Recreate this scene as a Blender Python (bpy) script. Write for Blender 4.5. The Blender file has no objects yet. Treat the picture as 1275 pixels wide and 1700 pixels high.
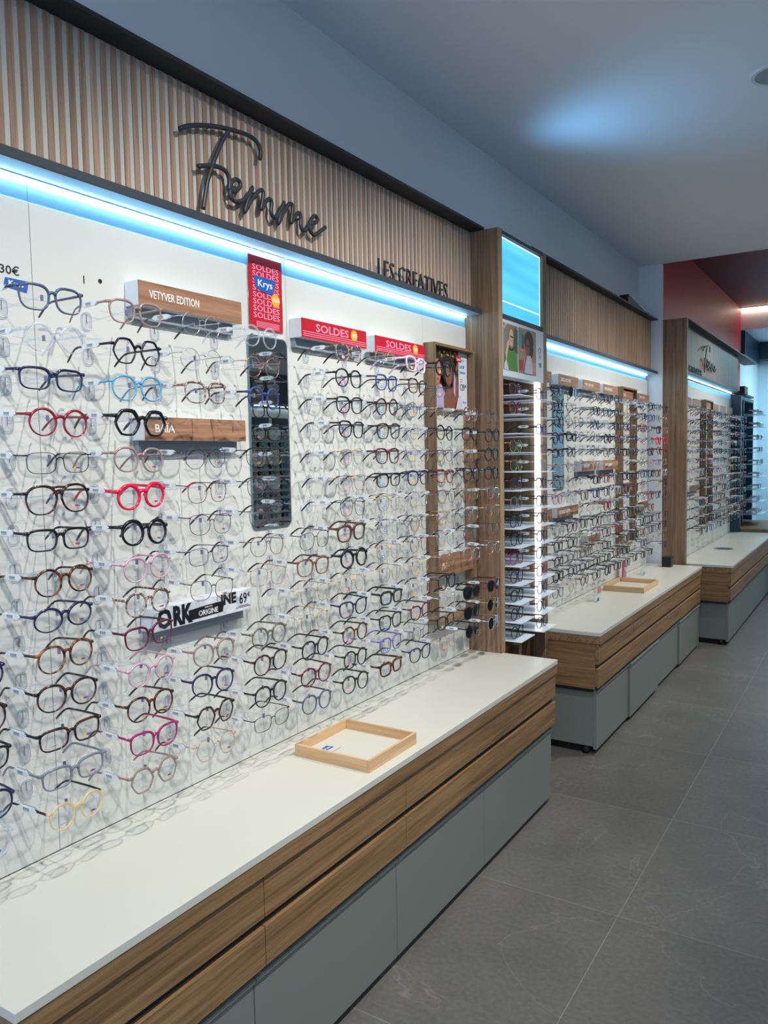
import bpy, bmesh, math, random
from mathutils import Vector, Matrix
random.seed(7)
PI = math.pi
scene = bpy.context.scene
col = scene.collection

# ------------------------------------------------------------------ camera
cam_d = bpy.data.cameras.new('camera')
cam = bpy.data.objects.new('camera', cam_d); col.objects.link(cam)
cam_d.sensor_fit = 'VERTICAL'; cam_d.sensor_height = 36.0; cam_d.sensor_width = 27.0
cam_d.lens = 1305.66 / 1700 * 36.0
cam_d.clip_start = 0.02
yaw, pitch, roll = -0.56467547, -0.06956396, -0.01918152
fw = Vector((math.sin(yaw)*math.cos(pitch), math.cos(yaw)*math.cos(pitch), math.sin(pitch)))
rt = Vector((math.cos(yaw), -math.sin(yaw), 0)); up = rt.cross(fw)
r2 = rt*math.cos(roll) + up*math.sin(roll); u2 = -rt*math.sin(roll) + up*math.cos(roll)
mw = Matrix(((r2.x, u2.x, -fw.x, 1.65), (r2.y, u2.y, -fw.y, 0.0), (r2.z, u2.z, -fw.z, 1.59), (0, 0, 0, 1)))
cam.matrix_world = mw
scene.camera = cam

# ------------------------------------------------------------------ view, world
scene.view_settings.view_transform = 'Standard'
scene.view_settings.look = 'None'
scene.view_settings.gamma = 1.0
scene.view_settings.use_curve_mapping = False
scene.view_settings.exposure = 1.0
w = bpy.data.worlds.new('world'); scene.world = w; w.use_nodes = True
w.node_tree.nodes['Background'].inputs[0].default_value = (0.50, 0.70, 1.0, 1)
w.node_tree.nodes['Background'].inputs[1].default_value = 1.25

# ------------------------------------------------------------------ lamps of the shop and added fill lights (brightness settings)
LED_STRENGTH = 8.5
LED_COLOR = (0.66, 0.86, 1.0)
TOWER_LED = 3.0
BLUE_PANEL = 0.62
SPOT_POWER = 78.0
SPOT_COLOR = (1.0, 0.97, 0.93)
GENERAL_POWER = 5.5
GENERAL_COLOR = (0.80, 0.90, 1.0)

def lamp(name, kind, loc, power, color, rot=(0, 0, 0), size=0.05, sizey=None, spot=None, blend=0.6):
    d = bpy.data.lights.new(name, kind); d.energy = power; d.color = color
    if kind == 'AREA':
        d.shape = 'RECTANGLE'; d.size = size; d.size_y = sizey or size
    if kind == 'SPOT':
        d.shadow_soft_size = size; d.spot_size = spot; d.spot_blend = blend
    if kind == 'POINT': d.shadow_soft_size = size
    o = bpy.data.objects.new(name, d); col.objects.link(o); o.location = loc; o.rotation_euler = rot
    return o
def aim(o, target):
    o.rotation_euler = (Vector(target) - Vector(o.location)).to_track_quat('-Z', 'Y').to_euler()

# ceiling spots washing the display walls (fixtures built further down)
SPOTS = [(1.5, 0.2, 0.75), (1.5, 1.5, 2.0), (1.5, 2.75, 2.9), (1.75, 5.0, 5.0), (1.75, 6.3, 6.0), (2.0, 8.2, 8.0)]
for (sx, sy, ty) in SPOTS:
    l = lamp('ceiling_spot_light', 'SPOT', (sx, sy, 3.07), SPOT_POWER, SPOT_COLOR, size=0.02, spot=math.radians(84), blend=1.0)
    aim(l, (0.0, ty, 0.90))
# unseen square fill lights added over the aisle, no fittings built
for (gx, gy, gp) in ((3.0, -0.8, 1.0), (3.0, 2.4, 1.0), (3.0, 5.6, 1.0), (2.2, 8.8, 0.7)):
    lamp('added_aisle_fill', 'AREA', (gx, gy, 3.08), GENERAL_POWER*gp, GENERAL_COLOR, size=0.6)

# ------------------------------------------------------------------ materials
def new_mat(name):
    m = bpy.data.materials.new(name); m.use_nodes = True
    nt = m.node_tree
    return m, nt, nt.nodes['Principled BSDF']
def srgb(r, g, b):
    f = lambda c: (c/255/12.92) if c/255 <= 0.04045 else ((c/255+0.055)/1.055)**2.4
    return (f(r), f(g), f(b), 1)
_cache = {}
def flat(name, c, rough=0.5, metal=0.0, spec=0.5, emit=None, strength=0, alpha=None):
    if name in _cache: return _cache[name]
    m, nt, p = new_mat(name)
    if len(c) == 3: c = (*c, 1)
    p.inputs['Base Color'].default_value = c
    p.inputs['Roughness'].default_value = rough; p.inputs['Metallic'].default_value = metal
    p.inputs['Specular IOR Level'].default_value = spec
    if emit:
        p.inputs['Emission Color'].default_value = (*emit[:3], 1); p.inputs['Emission Strength'].default_value = strength
    # faint procedural variation so that no surface is perfectly even
    tex = nt.nodes.new('ShaderNodeTexNoise'); tex.inputs['Scale'].default_value = 60
    geo = nt.nodes.new('ShaderNodeNewGeometry'); nt.links.new(geo.outputs['Position'], tex.inputs['Vector'])
    mr = nt.nodes.new('ShaderNodeMapRange'); mr.inputs['To Min'].default_value = max(0, rough-0.04); mr.inputs['To Max'].default_value = min(1, rough+0.04)
    nt.links.new(tex.outputs['Fac'], mr.inputs['Value']); nt.links.new(mr.outputs['Result'], p.inputs['Roughness'])
    _cache[name] = m
    return m
def wood(name, c1, c2, axis='y', rough=0.5, knots=0.5, scale=1.0):
    """procedural oak; axis = grain direction"""
    m, nt, p = new_mat(name)
    N = nt.nodes.new; L = nt.links.new
    geo = N('ShaderNodeTexCoord')
    mp = N('ShaderNodeMapping'); L(geo.outputs['Object'], mp.inputs['Vector'])
    s = {'x': (1.6, 55, 55), 'y': (55, 1.6, 55), 'z': (55, 55, 1.6)}[axis]
    mp.inputs['Scale'].default_value = tuple(v*scale for v in s)
    n1 = N('ShaderNodeTexNoise'); n1.inputs['Scale'].default_value = 1.0; n1.inputs['Detail'].default_value = 6; n1.inputs['Roughness'].default_value = 0.65
    n1.inputs['Distortion'].default_value = 0.6
    L(mp.outputs['Vector'], n1.inputs['Vector'])
    mp2 = N('ShaderNodeMapping'); L(geo.outputs['Object'], mp2.inputs['Vector'])
    mp2.inputs['Scale'].default_value = tuple(v*5*scale for v in s)
    n2 = N('ShaderNodeTexNoise'); n2.inputs['Scale'].default_value = 1.0; n2.inputs['Detail'].default_value = 3
    L(mp2.outputs['Vector'], n2.inputs['Vector'])
    mx = N('ShaderNodeMath'); mx.operation = 'MULTIPLY_ADD'; L(n2.outputs['Fac'], mx.inputs[0]); mx.inputs[1].default_value = 0.35; L(n1.outputs['Fac'], mx.inputs[2])
    cr = N('ShaderNodeValToRGB'); L(mx.outputs[0], cr.inputs['Fac'])
    cr.color_ramp.elements[0].position = 0.48; cr.color_ramp.elements[0].color = c1
    cr.color_ramp.elements[1].position = 0.85; cr.color_ramp.elements[1].color = c2
    # knots
    mp3 = N('ShaderNodeMapping'); L(geo.outputs['Object'], mp3.inputs['Vector'])
    ks = {'x': (1.6, 4, 4), 'y': (4, 1.6, 4), 'z': (4, 4, 1.6)}[axis]
    mp3.inputs['Scale'].default_value = ks
    vo = N('ShaderNodeTexVoronoi'); vo.inputs['Scale'].default_value = 1.0; L(mp3.outputs['Vector'], vo.inputs['Vector'])
    kr = N('ShaderNodeMapRange'); L(vo.outputs['Distance'], kr.inputs['Value']); kr.inputs['From Min'].default_value = 0.015; kr.inputs['From Max'].default_value = 0.06
    kr.inputs['To Min'].default_value = 1-knots; kr.inputs['To Max'].default_value = 1.0
    mu = N('ShaderNodeMix'); mu.data_type = 'RGBA'; mu.blend_type = 'MULTIPLY'; mu.inputs['Factor'].default_value = 1
    L(cr.outputs['Color'], mu.inputs['A']); 
    cb = N('ShaderNodeCombineColor'); L(kr.outputs['Result'], cb.inputs[0]); L(kr.outputs['Result'], cb.inputs[1]); L(kr.outputs['Result'], cb.inputs[2])
    L(cb.outputs['Color'], mu.inputs['B']); L(mu.outputs['Result'], p.inputs['Base Color'])
    p.inputs['Roughness'].default_value = rough; p.inputs['Specular IOR Level'].default_value = 0.35
    bp = N('ShaderNodeBump'); bp.inputs['Strength'].default_value = 0.12; bp.inputs['Distance'].default_value = 0.002
    L(mx.outputs[0], bp.inputs['Height']); L(bp.outputs['Normal'], p.inputs['Normal'])
    return m
def painted(name, c, amount=0.03, scale=3, rough=0.7, bump=0.05):
    m, nt, p = new_mat(name); N = nt.nodes.new; L = nt.links.new
    geo = N('ShaderNodeNewGeometry'); n = N('ShaderNodeTexNoise'); n.inputs['Scale'].default_value = scale; n.inputs['Detail'].default_value = 4
    L(geo.outputs['Position'], n.inputs['Vector'])
    cr = N('ShaderNodeValToRGB'); L(n.outputs['Fac'], cr.inputs['Fac'])
    a = tuple(max(0, v*(1-amount)) for v in c[:3]) + (1,); b = tuple(min(1, v*(1+amount)) for v in c[:3]) + (1,)
    cr.color_ramp.elements[0].position = .3; cr.color_ramp.elements[1].position = .7
    cr.color_ramp.elements[0].color = a; cr.color_ramp.elements[1].color = b
    L(cr.outputs['Color'], p.inputs['Base Color']); p.inputs['Roughness'].default_value = rough
    n2 = N('ShaderNodeTexNoise'); n2.inputs['Scale'].default_value = 220; L(geo.outputs['Position'], n2.inputs['Vector'])
    bp = N('ShaderNodeBump'); bp.inputs['Strength'].default_value = bump; bp.inputs['Distance'].default_value = 0.001
    L(n2.outputs['Fac'], bp.inputs['Height']); L(bp.outputs['Normal'], p.inputs['Normal'])
    return m
def clear(name, tint, fac=0.86, rough=0.05, diffuse=0.05, dcol=(0.8, 0.85, 0.9), gmax=0.14):
    """thin clear plastic or glass: mostly straight-through, a little sheen and haze"""
    if name in _cache: return _cache[name]
    m = bpy.data.materials.new(name); m.use_nodes = True; nt = m.node_tree; nt.nodes.clear(); N = nt.nodes.new; L = nt.links.new
    out = N('ShaderNodeOutputMaterial'); tr = N('ShaderNodeBsdfTransparent'); tr.inputs['Color'].default_value = (*tint, 1)
    gl = N('ShaderNodeBsdfGlossy'); gl.inputs['Roughness'].default_value = rough; gl.inputs['Color'].default_value = (1, 1, 1, 1)
    df = N('ShaderNodeBsdfDiffuse'); df.inputs['Color'].default_value = (*dcol, 1)
    lw = N('ShaderNodeLayerWeight'); lw.inputs['Blend'].default_value = 0.35
    m1 = N('ShaderNodeMixShader'); m1.inputs['Fac'].default_value = diffuse; L(tr.outputs[0], m1.inputs[1]); L(df.outputs[0], m1.inputs[2])
    mr = N('ShaderNodeMapRange'); mr.inputs['To Min'].default_value = (1-fac)*0.45; mr.inputs['To Max'].default_value = gmax
    L(lw.outputs['Fresnel'], mr.inputs['Value'])
    m2 = N('ShaderNodeMixShader'); L(mr.outputs['Result'], m2.inputs['Fac']); L(m1.outputs[0], m2.inputs[1]); L(gl.outputs[0], m2.inputs[2])
    L(m2.outputs[0], out.inputs['Surface'])
    _cache[name] = m
    return m
def tortoise(name, dark, light, scale=90):
    m, nt, p = new_mat(name); N = nt.nodes.new; L = nt.links.new
    tc = N('ShaderNodeTexCoord'); n = N('ShaderNodeTexNoise'); n.inputs['Scale'].default_value = scale; n.inputs['Detail'].default_value = 2; n.inputs['Distortion'].default_value = 1
    L(tc.outputs['Object'], n.inputs['Vector']); cr = N('ShaderNodeValToRGB'); L(n.outputs['Fac'], cr.inputs['Fac'])
    cr.color_ramp.elements[0].position = .46; cr.color_ramp.elements[1].position = .6
    cr.color_ramp.elements[0].color = dark; cr.color_ramp.elements[1].color = light
    L(cr.outputs['Color'], p.inputs['Base Color']); p.inputs['Roughness'].default_value = 0.2
    return m
def emission(name, c, s):
    m = bpy.data.materials.new(name); m.use_nodes = True; nt = m.node_tree; nt.nodes.clear()
    out = nt.nodes.new('ShaderNodeOutputMaterial'); e = nt.nodes.new('ShaderNodeEmission')
    e.inputs['Color'].default_value = (*c, 1); e.inputs['Strength'].default_value = s
    nt.links.new(e.outputs[0], out.inputs['Surface']); return m

M = {}
M['oak_y'] = wood('oak_along_counter', srgb(104, 76, 48), srgb(158, 124, 86), 'y', 0.45, 0.45)
M['oak_x'] = wood('oak_end_panel', srgb(104, 76, 48), srgb(154, 120, 84), 'x', 0.45, 0.2)
M['oak_z'] = wood('oak_pillar', srgb(98, 76, 56), srgb(152, 126, 100), 'z', 0.5, 0.35)
M['oak_light'] = wood('oak_slats', srgb(134, 108, 88), srgb(184, 154, 130), 'z', 0.6, 0.25)
M['oak_sign'] = wood('oak_sign', srgb(120, 84, 62), srgb(176, 134, 104), 'y', 0.5, 0.6)
M['beech'] = wood('beech_tray', srgb(190, 150, 108), srgb(216, 180, 138), 'y', 0.45, 0.0)
M['beech_x'] = wood('beech_tray_ends', srgb(190, 150, 108), srgb(216, 180, 138), 'x', 0.45, 0.0)
M['oak_edge'] = wood('oak_board_edge', srgb(140, 116, 88), srgb(178, 150, 116), 'z', 0.5, 0.0)
M['oak_dark'] = wood('oak_plinth', srgb(70, 50, 34), srgb(116, 86, 58), 'z', 0.5, 0.2)
M['slat_ground'] = painted('greige_laminate', srgb(196, 196, 190), 0.02)
M['black'] = painted('black_metal', srgb(34, 38, 42), 0.05, 4, 0.55)
M['anthracite'] = painted('anthracite_paint', srgb(52, 60, 68), 0.03, 4, 0.5)
M['letter'] = painted('letter_paint', srgb(44, 50, 56), 0.03, 10, 0.4)
M['panel'] = painted('white_display_board', srgb(206, 207, 200), 0.01, 2, 0.55, 0.02)
M['band'] = painted('strip_with_led_blue', srgb(150, 214, 246), 0.02, 2, 0.4)  # blue glow of the LEDs is put into the strip's colour
M['under'] = painted('underside_with_led_blue', srgb(150, 205, 236), 0.02, 2, 0.4)  # LED light tints this underside blue, painted in as its base colour
M['top'] = painted('white_solid_surface', srgb(202, 201, 189), 0.02, 1.5, 0.32, 0.02)
M['grey_door'] = painted('sage_grey_lacquer', srgb(120, 127, 119), 0.02, 2, 0.4, 0.02)
M['wallpaint'] = painted('cool_grey_wall_paint', srgb(222, 228, 234), 0.015, 1.2, 0.75)
M['ceilpaint'] = painted('pale_grey_ceiling_paint', srgb(234, 240, 248), 0.015, 1.2, 0.85)
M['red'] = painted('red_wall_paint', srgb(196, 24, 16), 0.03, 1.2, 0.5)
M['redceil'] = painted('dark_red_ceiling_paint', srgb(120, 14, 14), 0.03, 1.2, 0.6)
M['navy'] = painted('navy_lacquer', srgb(24, 52, 72), 0.04, 2, 0.4)
M['teal'] = painted('teal_lacquer', srgb(30, 96, 128), 0.04, 2, 0.4)
M['signwhite'] = painted('white_sign_box', srgb(212, 216, 220), 0.01, 4, 0.5)
M['signgrey'] = painted('grey_sign_bracket', srgb(130, 138, 146), 0.01, 4, 0.6)
M['redsign'] = painted('crimson_print', srgb(184, 12, 38), 0.02, 4, 0.4)
M['pinktext'] = flat('pale_pink_ink', srgb(244, 150, 176), 0.5)
M['whitetext'] = flat('white_ink', srgb(236, 236, 232), 0.5)
M['blackink'] = flat('black_ink', srgb(20, 22, 26), 0.5)
M['blueink'] = flat('blue_print', srgb(28, 88, 170), 0.5)
M['cyanink'] = flat('light_blue_ink', srgb(50, 140, 200), 0.5)
M['greenink'] = flat('green_ink', srgb(50, 140, 100), 0.5)
M['orangeink'] = flat('amber_print', srgb(244, 168, 36), 0.5)
M['led'] = emission('led_strip_light', LED_COLOR, LED_STRENGTH)
M['tled'] = emission('vertical_led_light', (0.85, 0.94, 1.0), TOWER_LED)
M['acrylic'] = clear('clear_acrylic', (0.94, 0.96, 0.98), 0.88, 0.08, 0.05, (0.8, 0.85, 0.92))
M['film'] = clear('clear_thin_plate', (.985, .99, 1.0), .97, .1, .01, (.8, .85, .9), .05)
M['rim'] = clear('clear_acrylic_rim', (0.72, 0.76, 0.82), 0.8, 0.1, 0.25, (0.6, 0.66, 0.76))
M['pin'] = flat('grey_violet_plastic', srgb(110, 108, 140), 0.4)
M['shelfwhite'] = painted('white_acrylic_shelf', srgb(222, 234, 244), 0.01, 4, 0.25)
M['paleblue'] = painted('pale_blue_rail', srgb(176, 208, 236), 0.01, 4, 0.4)
M['rubber'] = flat('black_rubber', srgb(16, 17, 18), 0.7)
M['silver'] = flat('brushed_steel', srgb(190, 190, 188), 0.3, 1.0)

# ------------------------------------------------------------------ mesh helpers
class MB:
    def __init__(s): s.bm = bmesh.new(); s.mats = []
    def mi(s, m):
        if m not in s.mats: s.mats.append(m)
        return s.mats.index(m)
    def face(s, pts, m=None, smooth=False):
        vs = [s.bm.verts.new(p) for p in pts]; f = s.bm.faces.new(vs); f.material_index = s.mi(m) if m else 0; f.smooth = smooth; return f
    def box(s, x0, x1, y0, y1, z0, z1, m=None):
        v = [s.bm.verts.new(p) for p in ((x0,y0,z0),(x1,y0,z0),(x1,y1,z0),(x0,y1,z0),(x0,y0,z1),(x1,y0,z1),(x1,y1,z1),(x0,y1,z1))]
        k = s.mi(m) if m else 0
        for a in ((0,3,2,1),(4,5,6,7),(0,1,5,4),(1,2,6,5),(2,3,7,6),(3,0,4,7)):
            s.bm.faces.new([v[i] for i in a]).material_index = k
    def prism(s, pts, off, m=None):
        """closed polygon extruded by vector off"""
        a = [s.bm.verts.new(p) for p in pts]; b = [s.bm.verts.new(Vector(p)+Vector(off)) for p in pts]; k = s.mi(m) if m else 0; n = len(pts)
        s.bm.faces.new(a[::-1]).material_index = k; s.bm.faces.new(b).material_index = k
        for i in range(n): s.bm.faces.new((a[i], a[(i+1) % n], b[(i+1) % n], b[i])).material_index = k
    def tube(s, path, rad, m=None, n=8, closed=False, flatten=None, upv=(0, 0, 1), caps=True):
        """swept tube; rad = number or list; flatten=(a,b) section half sizes side / up factors"""
        k = s.mi(m) if m else 0; P = [Vector(p) for p in path]; rings = []; L = len(P)
        for i, p in enumerate(P):
            if closed: t = (P[(i+1) % L]-P[i-1])
            else: t = P[min(i+1, L-1)]-P[max(i-1, 0)]
            t.normalize(); u = Vector(upv); sd = t.cross(u)
            if sd.length < 1e-4: sd = t.cross(Vector((1, 0, 0)))
            sd.normalize(); uu = sd.cross(t)
            r = rad[i] if isinstance(rad, (list, tuple)) else rad
            fa, fb = flatten if flatten else (1, 1)
            rings.append([s.bm.verts.new(p + sd*math.cos(2*PI*j/n)*r*fa + uu*math.sin(2*PI*j/n)*r*fb) for j in range(n)])
        rng = range(L) if closed else range(L-1)
        for i in rng:
            a, b = rings[i], rings[(i+1) % L]
            for j in range(n):
                f = s.bm.faces.new((a[j], a[(j+1) % n], b[(j+1) % n], b[j])); f.material_index = k; f.smooth = True
        if not closed and caps:
            s.bm.faces.new(rings[0][::-1]).material_index = k; s.bm.faces.new(rings[-1]).material_index = k
    def disc(s, c, r, axis='x', m=None, n=24, h=0.001, ry=None):
        c = Vector(c); ry = ry or r
        f = {'x': lambda a: Vector((0, r*math.cos(a), ry*math.sin(a))), 'y': lambda a: Vector((r*math.sin(a), 0, ry*math.cos(a))), 'z': lambda a: Vector((r*math.cos(a), ry*math.sin(a), 0))}[axis]
        o = {'x': Vector((h, 0, 0)), 'y': Vector((0, h, 0)), 'z': Vector((0, 0, h))}[axis]
        s.prism([c + f(2*PI*i/n) for i in range(n)], o, m)
    def build(s, name, mat=None, parent=None, bevel=0, tf=None):
        bmesh.ops.recalc_face_normals(s.bm, faces=s.bm.faces)
        me = bpy.data.meshes.new(name); s.bm.to_mesh(me); s.bm.free()
        if mat and not s.mats: me.materials.append(mat)
        for m in s.mats: me.materials.append(m)
        o = bpy.data.objects.new(name, me); col.objects.link(o)
        if parent: o.parent = parent
        if bevel:
            md = o.modifiers.new('bevel', 'BEVEL'); md.width = bevel; md.segments = 2; md.limit_method = 'ANGLE'
        return o
def tag(o, label, cat, group=None, kind=None):
    if label: o['label'] = label
    if cat: o['category'] = cat
    if group: o['group'] = group
    if kind: o['kind'] = kind
    return o
def empty(name, label, cat, loc, group=None, rz=0):
    o = bpy.data.objects.new(name, None); col.objects.link(o); o.location = loc; o.rotation_euler = (0, 0, rz); o.empty_display_size = 0.05
    return tag(o, label, cat, group)
def struct(name, mb, mat=None, bevel=0):
    o = mb.build(name, mat, None, bevel); o['kind'] = 'structure'; return o
def rel(o, parent):
    """parent an object built in world coordinates under an Empty placed at its base"""
    o.parent = parent; o.matrix_parent_inverse = Matrix.Translation(-Vector(parent.location)); return o
def part(mb, name, parent, mat=None, bevel=0, label=None):
    o = mb.build(name, mat, None, bevel); rel(o, parent)
    if label: o['label'] = label
    return o
def boxpart(name, parent, b, mat, bevel=0, label=None):
    mb = MB(); mb.box(*b); return part(mb, name, parent, mat, bevel, label)
def text_mesh(body, width=None, height=None, depth=0.0008, bold=0.0, spacing=1.0):
    """built-in font text as bmesh data in (u, v) with depth w, lower left at the origin"""
    c = bpy.data.curves.new('text', 'FONT'); c.body = body; c.size = 1; c.extrude = 0.02; c.offset = bold; c.space_character = spacing; c.resolution_u = 2
    o = bpy.data.objects.new('text', c); col.objects.link(o)
    dg = bpy.context.evaluated_depsgraph_get(); me = bpy.data.meshes.new_from_object(o.evaluated_get(dg))
    bpy.data.objects.remove(o); bpy.data.curves.remove(c)
    xs = [v.co.x for v in me.vertices]; ys = [v.co.y for v in me.vertices]
    x0, x1, y0, y1 = min(xs), max(xs), min(ys), max(ys)
    sy = (height or (y1-y0))/(y1-y0); sx = (width/(x1-x0)) if width else sy
    for v in me.vertices: v.co = Vector(((v.co.x-x0)*sx, (v.co.y-y0)*sy, (v.co.z+0.02)/0.04*depth))
    return me
def add_text(name, body, origin, udir, vdir, mat, parent, width=None, height=None, depth=0.0008, bold=0.0):
    me = text_mesh(body, width, height, depth, bold); u = Vector(udir).normalized(); v = Vector(vdir).normalized(); n = u.cross(v)
    for vt in me.vertices: vt.co = Vector(origin) + u*vt.co.x + v*vt.co.y + n*vt.co.z
    me.materials.append(mat); me.name = name
    o = bpy.data.objects.new(name, me); col.objects.link(o)
    if parent: rel(o, parent)
    return o
# text on a wall facing +x reads along +y
def wall_text(name, body, x, y, z, mat, parent, **k):
    return add_text(name, body, (x, y, z), (0, 1, 0), (0, 0, 1), mat, parent, **k)

# ================================================================== STRUCTURE
def floor_mat():
    m, nt, p = new_mat('grey_stone_floor_tiles'); N = nt.nodes.new; L = nt.links.new
    geo = N('ShaderNodeNewGeometry')
    mp = N('ShaderNodeMapping'); mp.inputs['Location'].default_value = (-0.078, -0.101, 0); L(geo.outputs['Position'], mp.inputs['Vector'])
    br = N('ShaderNodeTexBrick'); br.offset = 0; br.squash = 1; L(mp.outputs['Vector'], br.inputs['Vector'])
    br.inputs['Scale'].default_value = 1; br.inputs['Mortar Size'].default_value = 0.0016; br.inputs['Mortar Smooth'].default_value = 0.2
    br.inputs['Brick Width'].default_value = 0.837; br.inputs['Row Height'].default_value = 0.837; br.inputs['Bias'].default_value = 0
    br.inputs['Color1'].default_value = srgb(107, 105, 100); br.inputs['Color2'].default_value = srgb(100, 98, 93); br.inputs['Mortar'].default_value = srgb(138, 136, 132)
    n1 = N('ShaderNodeTexNoise'); n1.inputs['Scale'].default_value = 2.2; n1.inputs['Detail'].default_value = 9; n1.inputs['Roughness'].default_value = 0.62; L(geo.outputs['Position'], n1.inputs['Vector'])
    cr = N('ShaderNodeValToRGB'); L(n1.outputs['Fac'], cr.inputs['Fac']); cr.color_ramp.elements[0].position = .3; cr.color_ramp.elements[1].position = .72
    cr.color_ramp.elements[0].color = (.78, .78, .78, 1); cr.color_ramp.elements[1].color = (1.15, 1.14, 1.12, 1)
    mu = N('ShaderNodeMix'); mu.data_type = 'RGBA'; mu.blend_type = 'MULTIPLY'; mu.inputs['Factor'].default_value = 1; L(br.outputs['Color'], mu.inputs['A']); L(cr.outputs['Color'], mu.inputs['B'])
    # speckle
    n3 = N('ShaderNodeTexNoise'); n3.inputs['Scale'].default_value = 55; n3.inputs['Detail'].default_value = 5; L(geo.outputs['Position'], n3.inputs['Vector'])
    sp = N('ShaderNodeMapRange'); L(n3.outputs['Fac'], sp.inputs['Value']); sp.inputs['From Min'].default_value = .35; sp.inputs['From Max'].default_value = .7; sp.inputs['To Min'].default_value = .9; sp.inputs['To Max'].default_value = 1.12
    mu2 = N('ShaderNodeMix'); mu2.data_type = 'RGBA'; mu2.blend_type = 'MULTIPLY'; mu2.inputs['Factor'].default_value = 1; L(mu.outputs['Result'], mu2.inputs['A'])
    cb = N('ShaderNodeCombineColor'); [L(sp.outputs['Result'], cb.inputs[i]) for i in range(3)]; L(cb.outputs['Color'], mu2.inputs['B'])
    # pale veins
    n2 = N('ShaderNodeTexNoise'); n2.inputs['Scale'].default_value = 1.4; n2.inputs['Detail'].default_value = 5; n2.inputs['Distortion'].default_value = 0.9; L(geo.outputs['Position'], n2.inputs['Vector'])
    ab = N('ShaderNodeMath'); ab.operation = 'SUBTRACT'; L(n2.outputs['Fac'], ab.inputs[0]); ab.inputs[1].default_value = .56
    ab2 = N('ShaderNodeMath'); ab2.operation = 'ABSOLUTE'; L(ab.outputs[0], ab2.inputs[0])
    vr = N('ShaderNodeMapRange'); L(ab2.outputs[0], vr.inputs['Value']); vr.inputs['From Min'].default_value = 0; vr.inputs['From Max'].default_value = .005; vr.inputs['To Min'].default_value = .22; vr.inputs['To Max'].default_value = 0
    vm = N('ShaderNodeMath'); vm.operation = 'MULTIPLY'; L(vr.outputs['Result'], vm.inputs[0]); L(n1.outputs['Fac'], vm.inputs[1])
    mv = N('ShaderNodeMix'); mv.data_type = 'RGBA'; L(vm.outputs[0], mv.inputs['Factor']); L(mu2.outputs['Result'], mv.inputs['A']); mv.inputs['B'].default_value = srgb(196, 194, 188)
    L(mv.outputs['Result'], p.inputs['Base Color']); p.inputs['Roughness'].default_value = 0.42; p.inputs['Specular IOR Level'].default_value = 0.35
    bp = N('ShaderNodeBump'); bp.inputs['Strength'].default_value = 0.25; bp.inputs['Distance'].default_value = 0.002; L(n3.outputs['Fac'], bp.inputs['Height']); L(bp.outputs['Normal'], p.inputs['Normal'])
    return m
YB, YF, XR = -3.0, 12.6, 5.0
ZC = 3.115
mb = MB(); mb.box(-0.3, XR+.2, YB-.2, YF+.2, -0.1, 0.0); struct('floor', mb, floor_mat())
mb = MB(); mb.box(-0.3, XR+.2, YB-.2, 6.74, ZC, ZC+.25); struct('ceiling', mb, M['ceilpaint'])
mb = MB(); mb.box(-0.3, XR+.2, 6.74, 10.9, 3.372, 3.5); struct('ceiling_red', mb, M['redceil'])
mb = MB(); mb.box(-0.3, XR+.2, 10.9, YF+.2, 3.10, 3.5); struct('ceiling_far', mb, M['ceilpaint'])
mb = MB(); mb.box(-0.3, -0.08, YB, 6.74, 0, ZC); struct('wall_left', mb, M['wallpaint'])
mb = MB(); mb.box(-0.3, 0.11, 6.74, 6.762, 0, 3.372); struct('wall_pier', mb, M['wallpaint'])
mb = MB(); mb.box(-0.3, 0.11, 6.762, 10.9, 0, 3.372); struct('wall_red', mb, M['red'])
mb = MB(); mb.box(-0.3, 0.11, 10.9, YF, 0, 3.10); struct('wall_left_far', mb, M['wallpaint'])
mb = MB(); mb.box(XR, XR+.2, YB, YF, 0, 3.372); struct('wall_right', mb, M['wallpaint'])
mb = MB(); mb.box(-0.3, 0.4, YB-.2, YB, 0, ZC); mb.box(XR-.4, XR+.2, YB-.2, YB, 0, ZC); mb.box(0.4, XR-.4, YB-.2, YB, 2.75, ZC); struct('wall_back', mb, M['wallpaint'])  # wide opening added behind the camera to let sky fill in
mb = MB()
for k in range(4): mb.box(.4+1.4*k-.03*(k > 0), .4+1.4*k+.03-.03*(k == 3), YB-.12, YB-.06, 0.0, 2.75)
mb.box(.4, XR-.4, YB-.12, YB-.06, 0, .08); struct('added_daylight_window_1', mb, M['anthracite'])  # unseen window bars, added with the opening for cool fill light
mb = MB(); mb.box(-0.3, XR+.2, YF, YF+.2, 0, 3.1); struct('wall_far', mb, painted('far_wall_paint', srgb(206, 224, 236), .02, 1))
mb = MB(); mb.box(0.115, XR, 12.3, 12.58, 2.86, 3.09); struct('trim_1', mb, M['navy'])
mb = MB(); mb.box(0.111, 0.16, 10.93, 12.29, 2.80, 3.09); struct('trim_2', mb, M['navy'])

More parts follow.
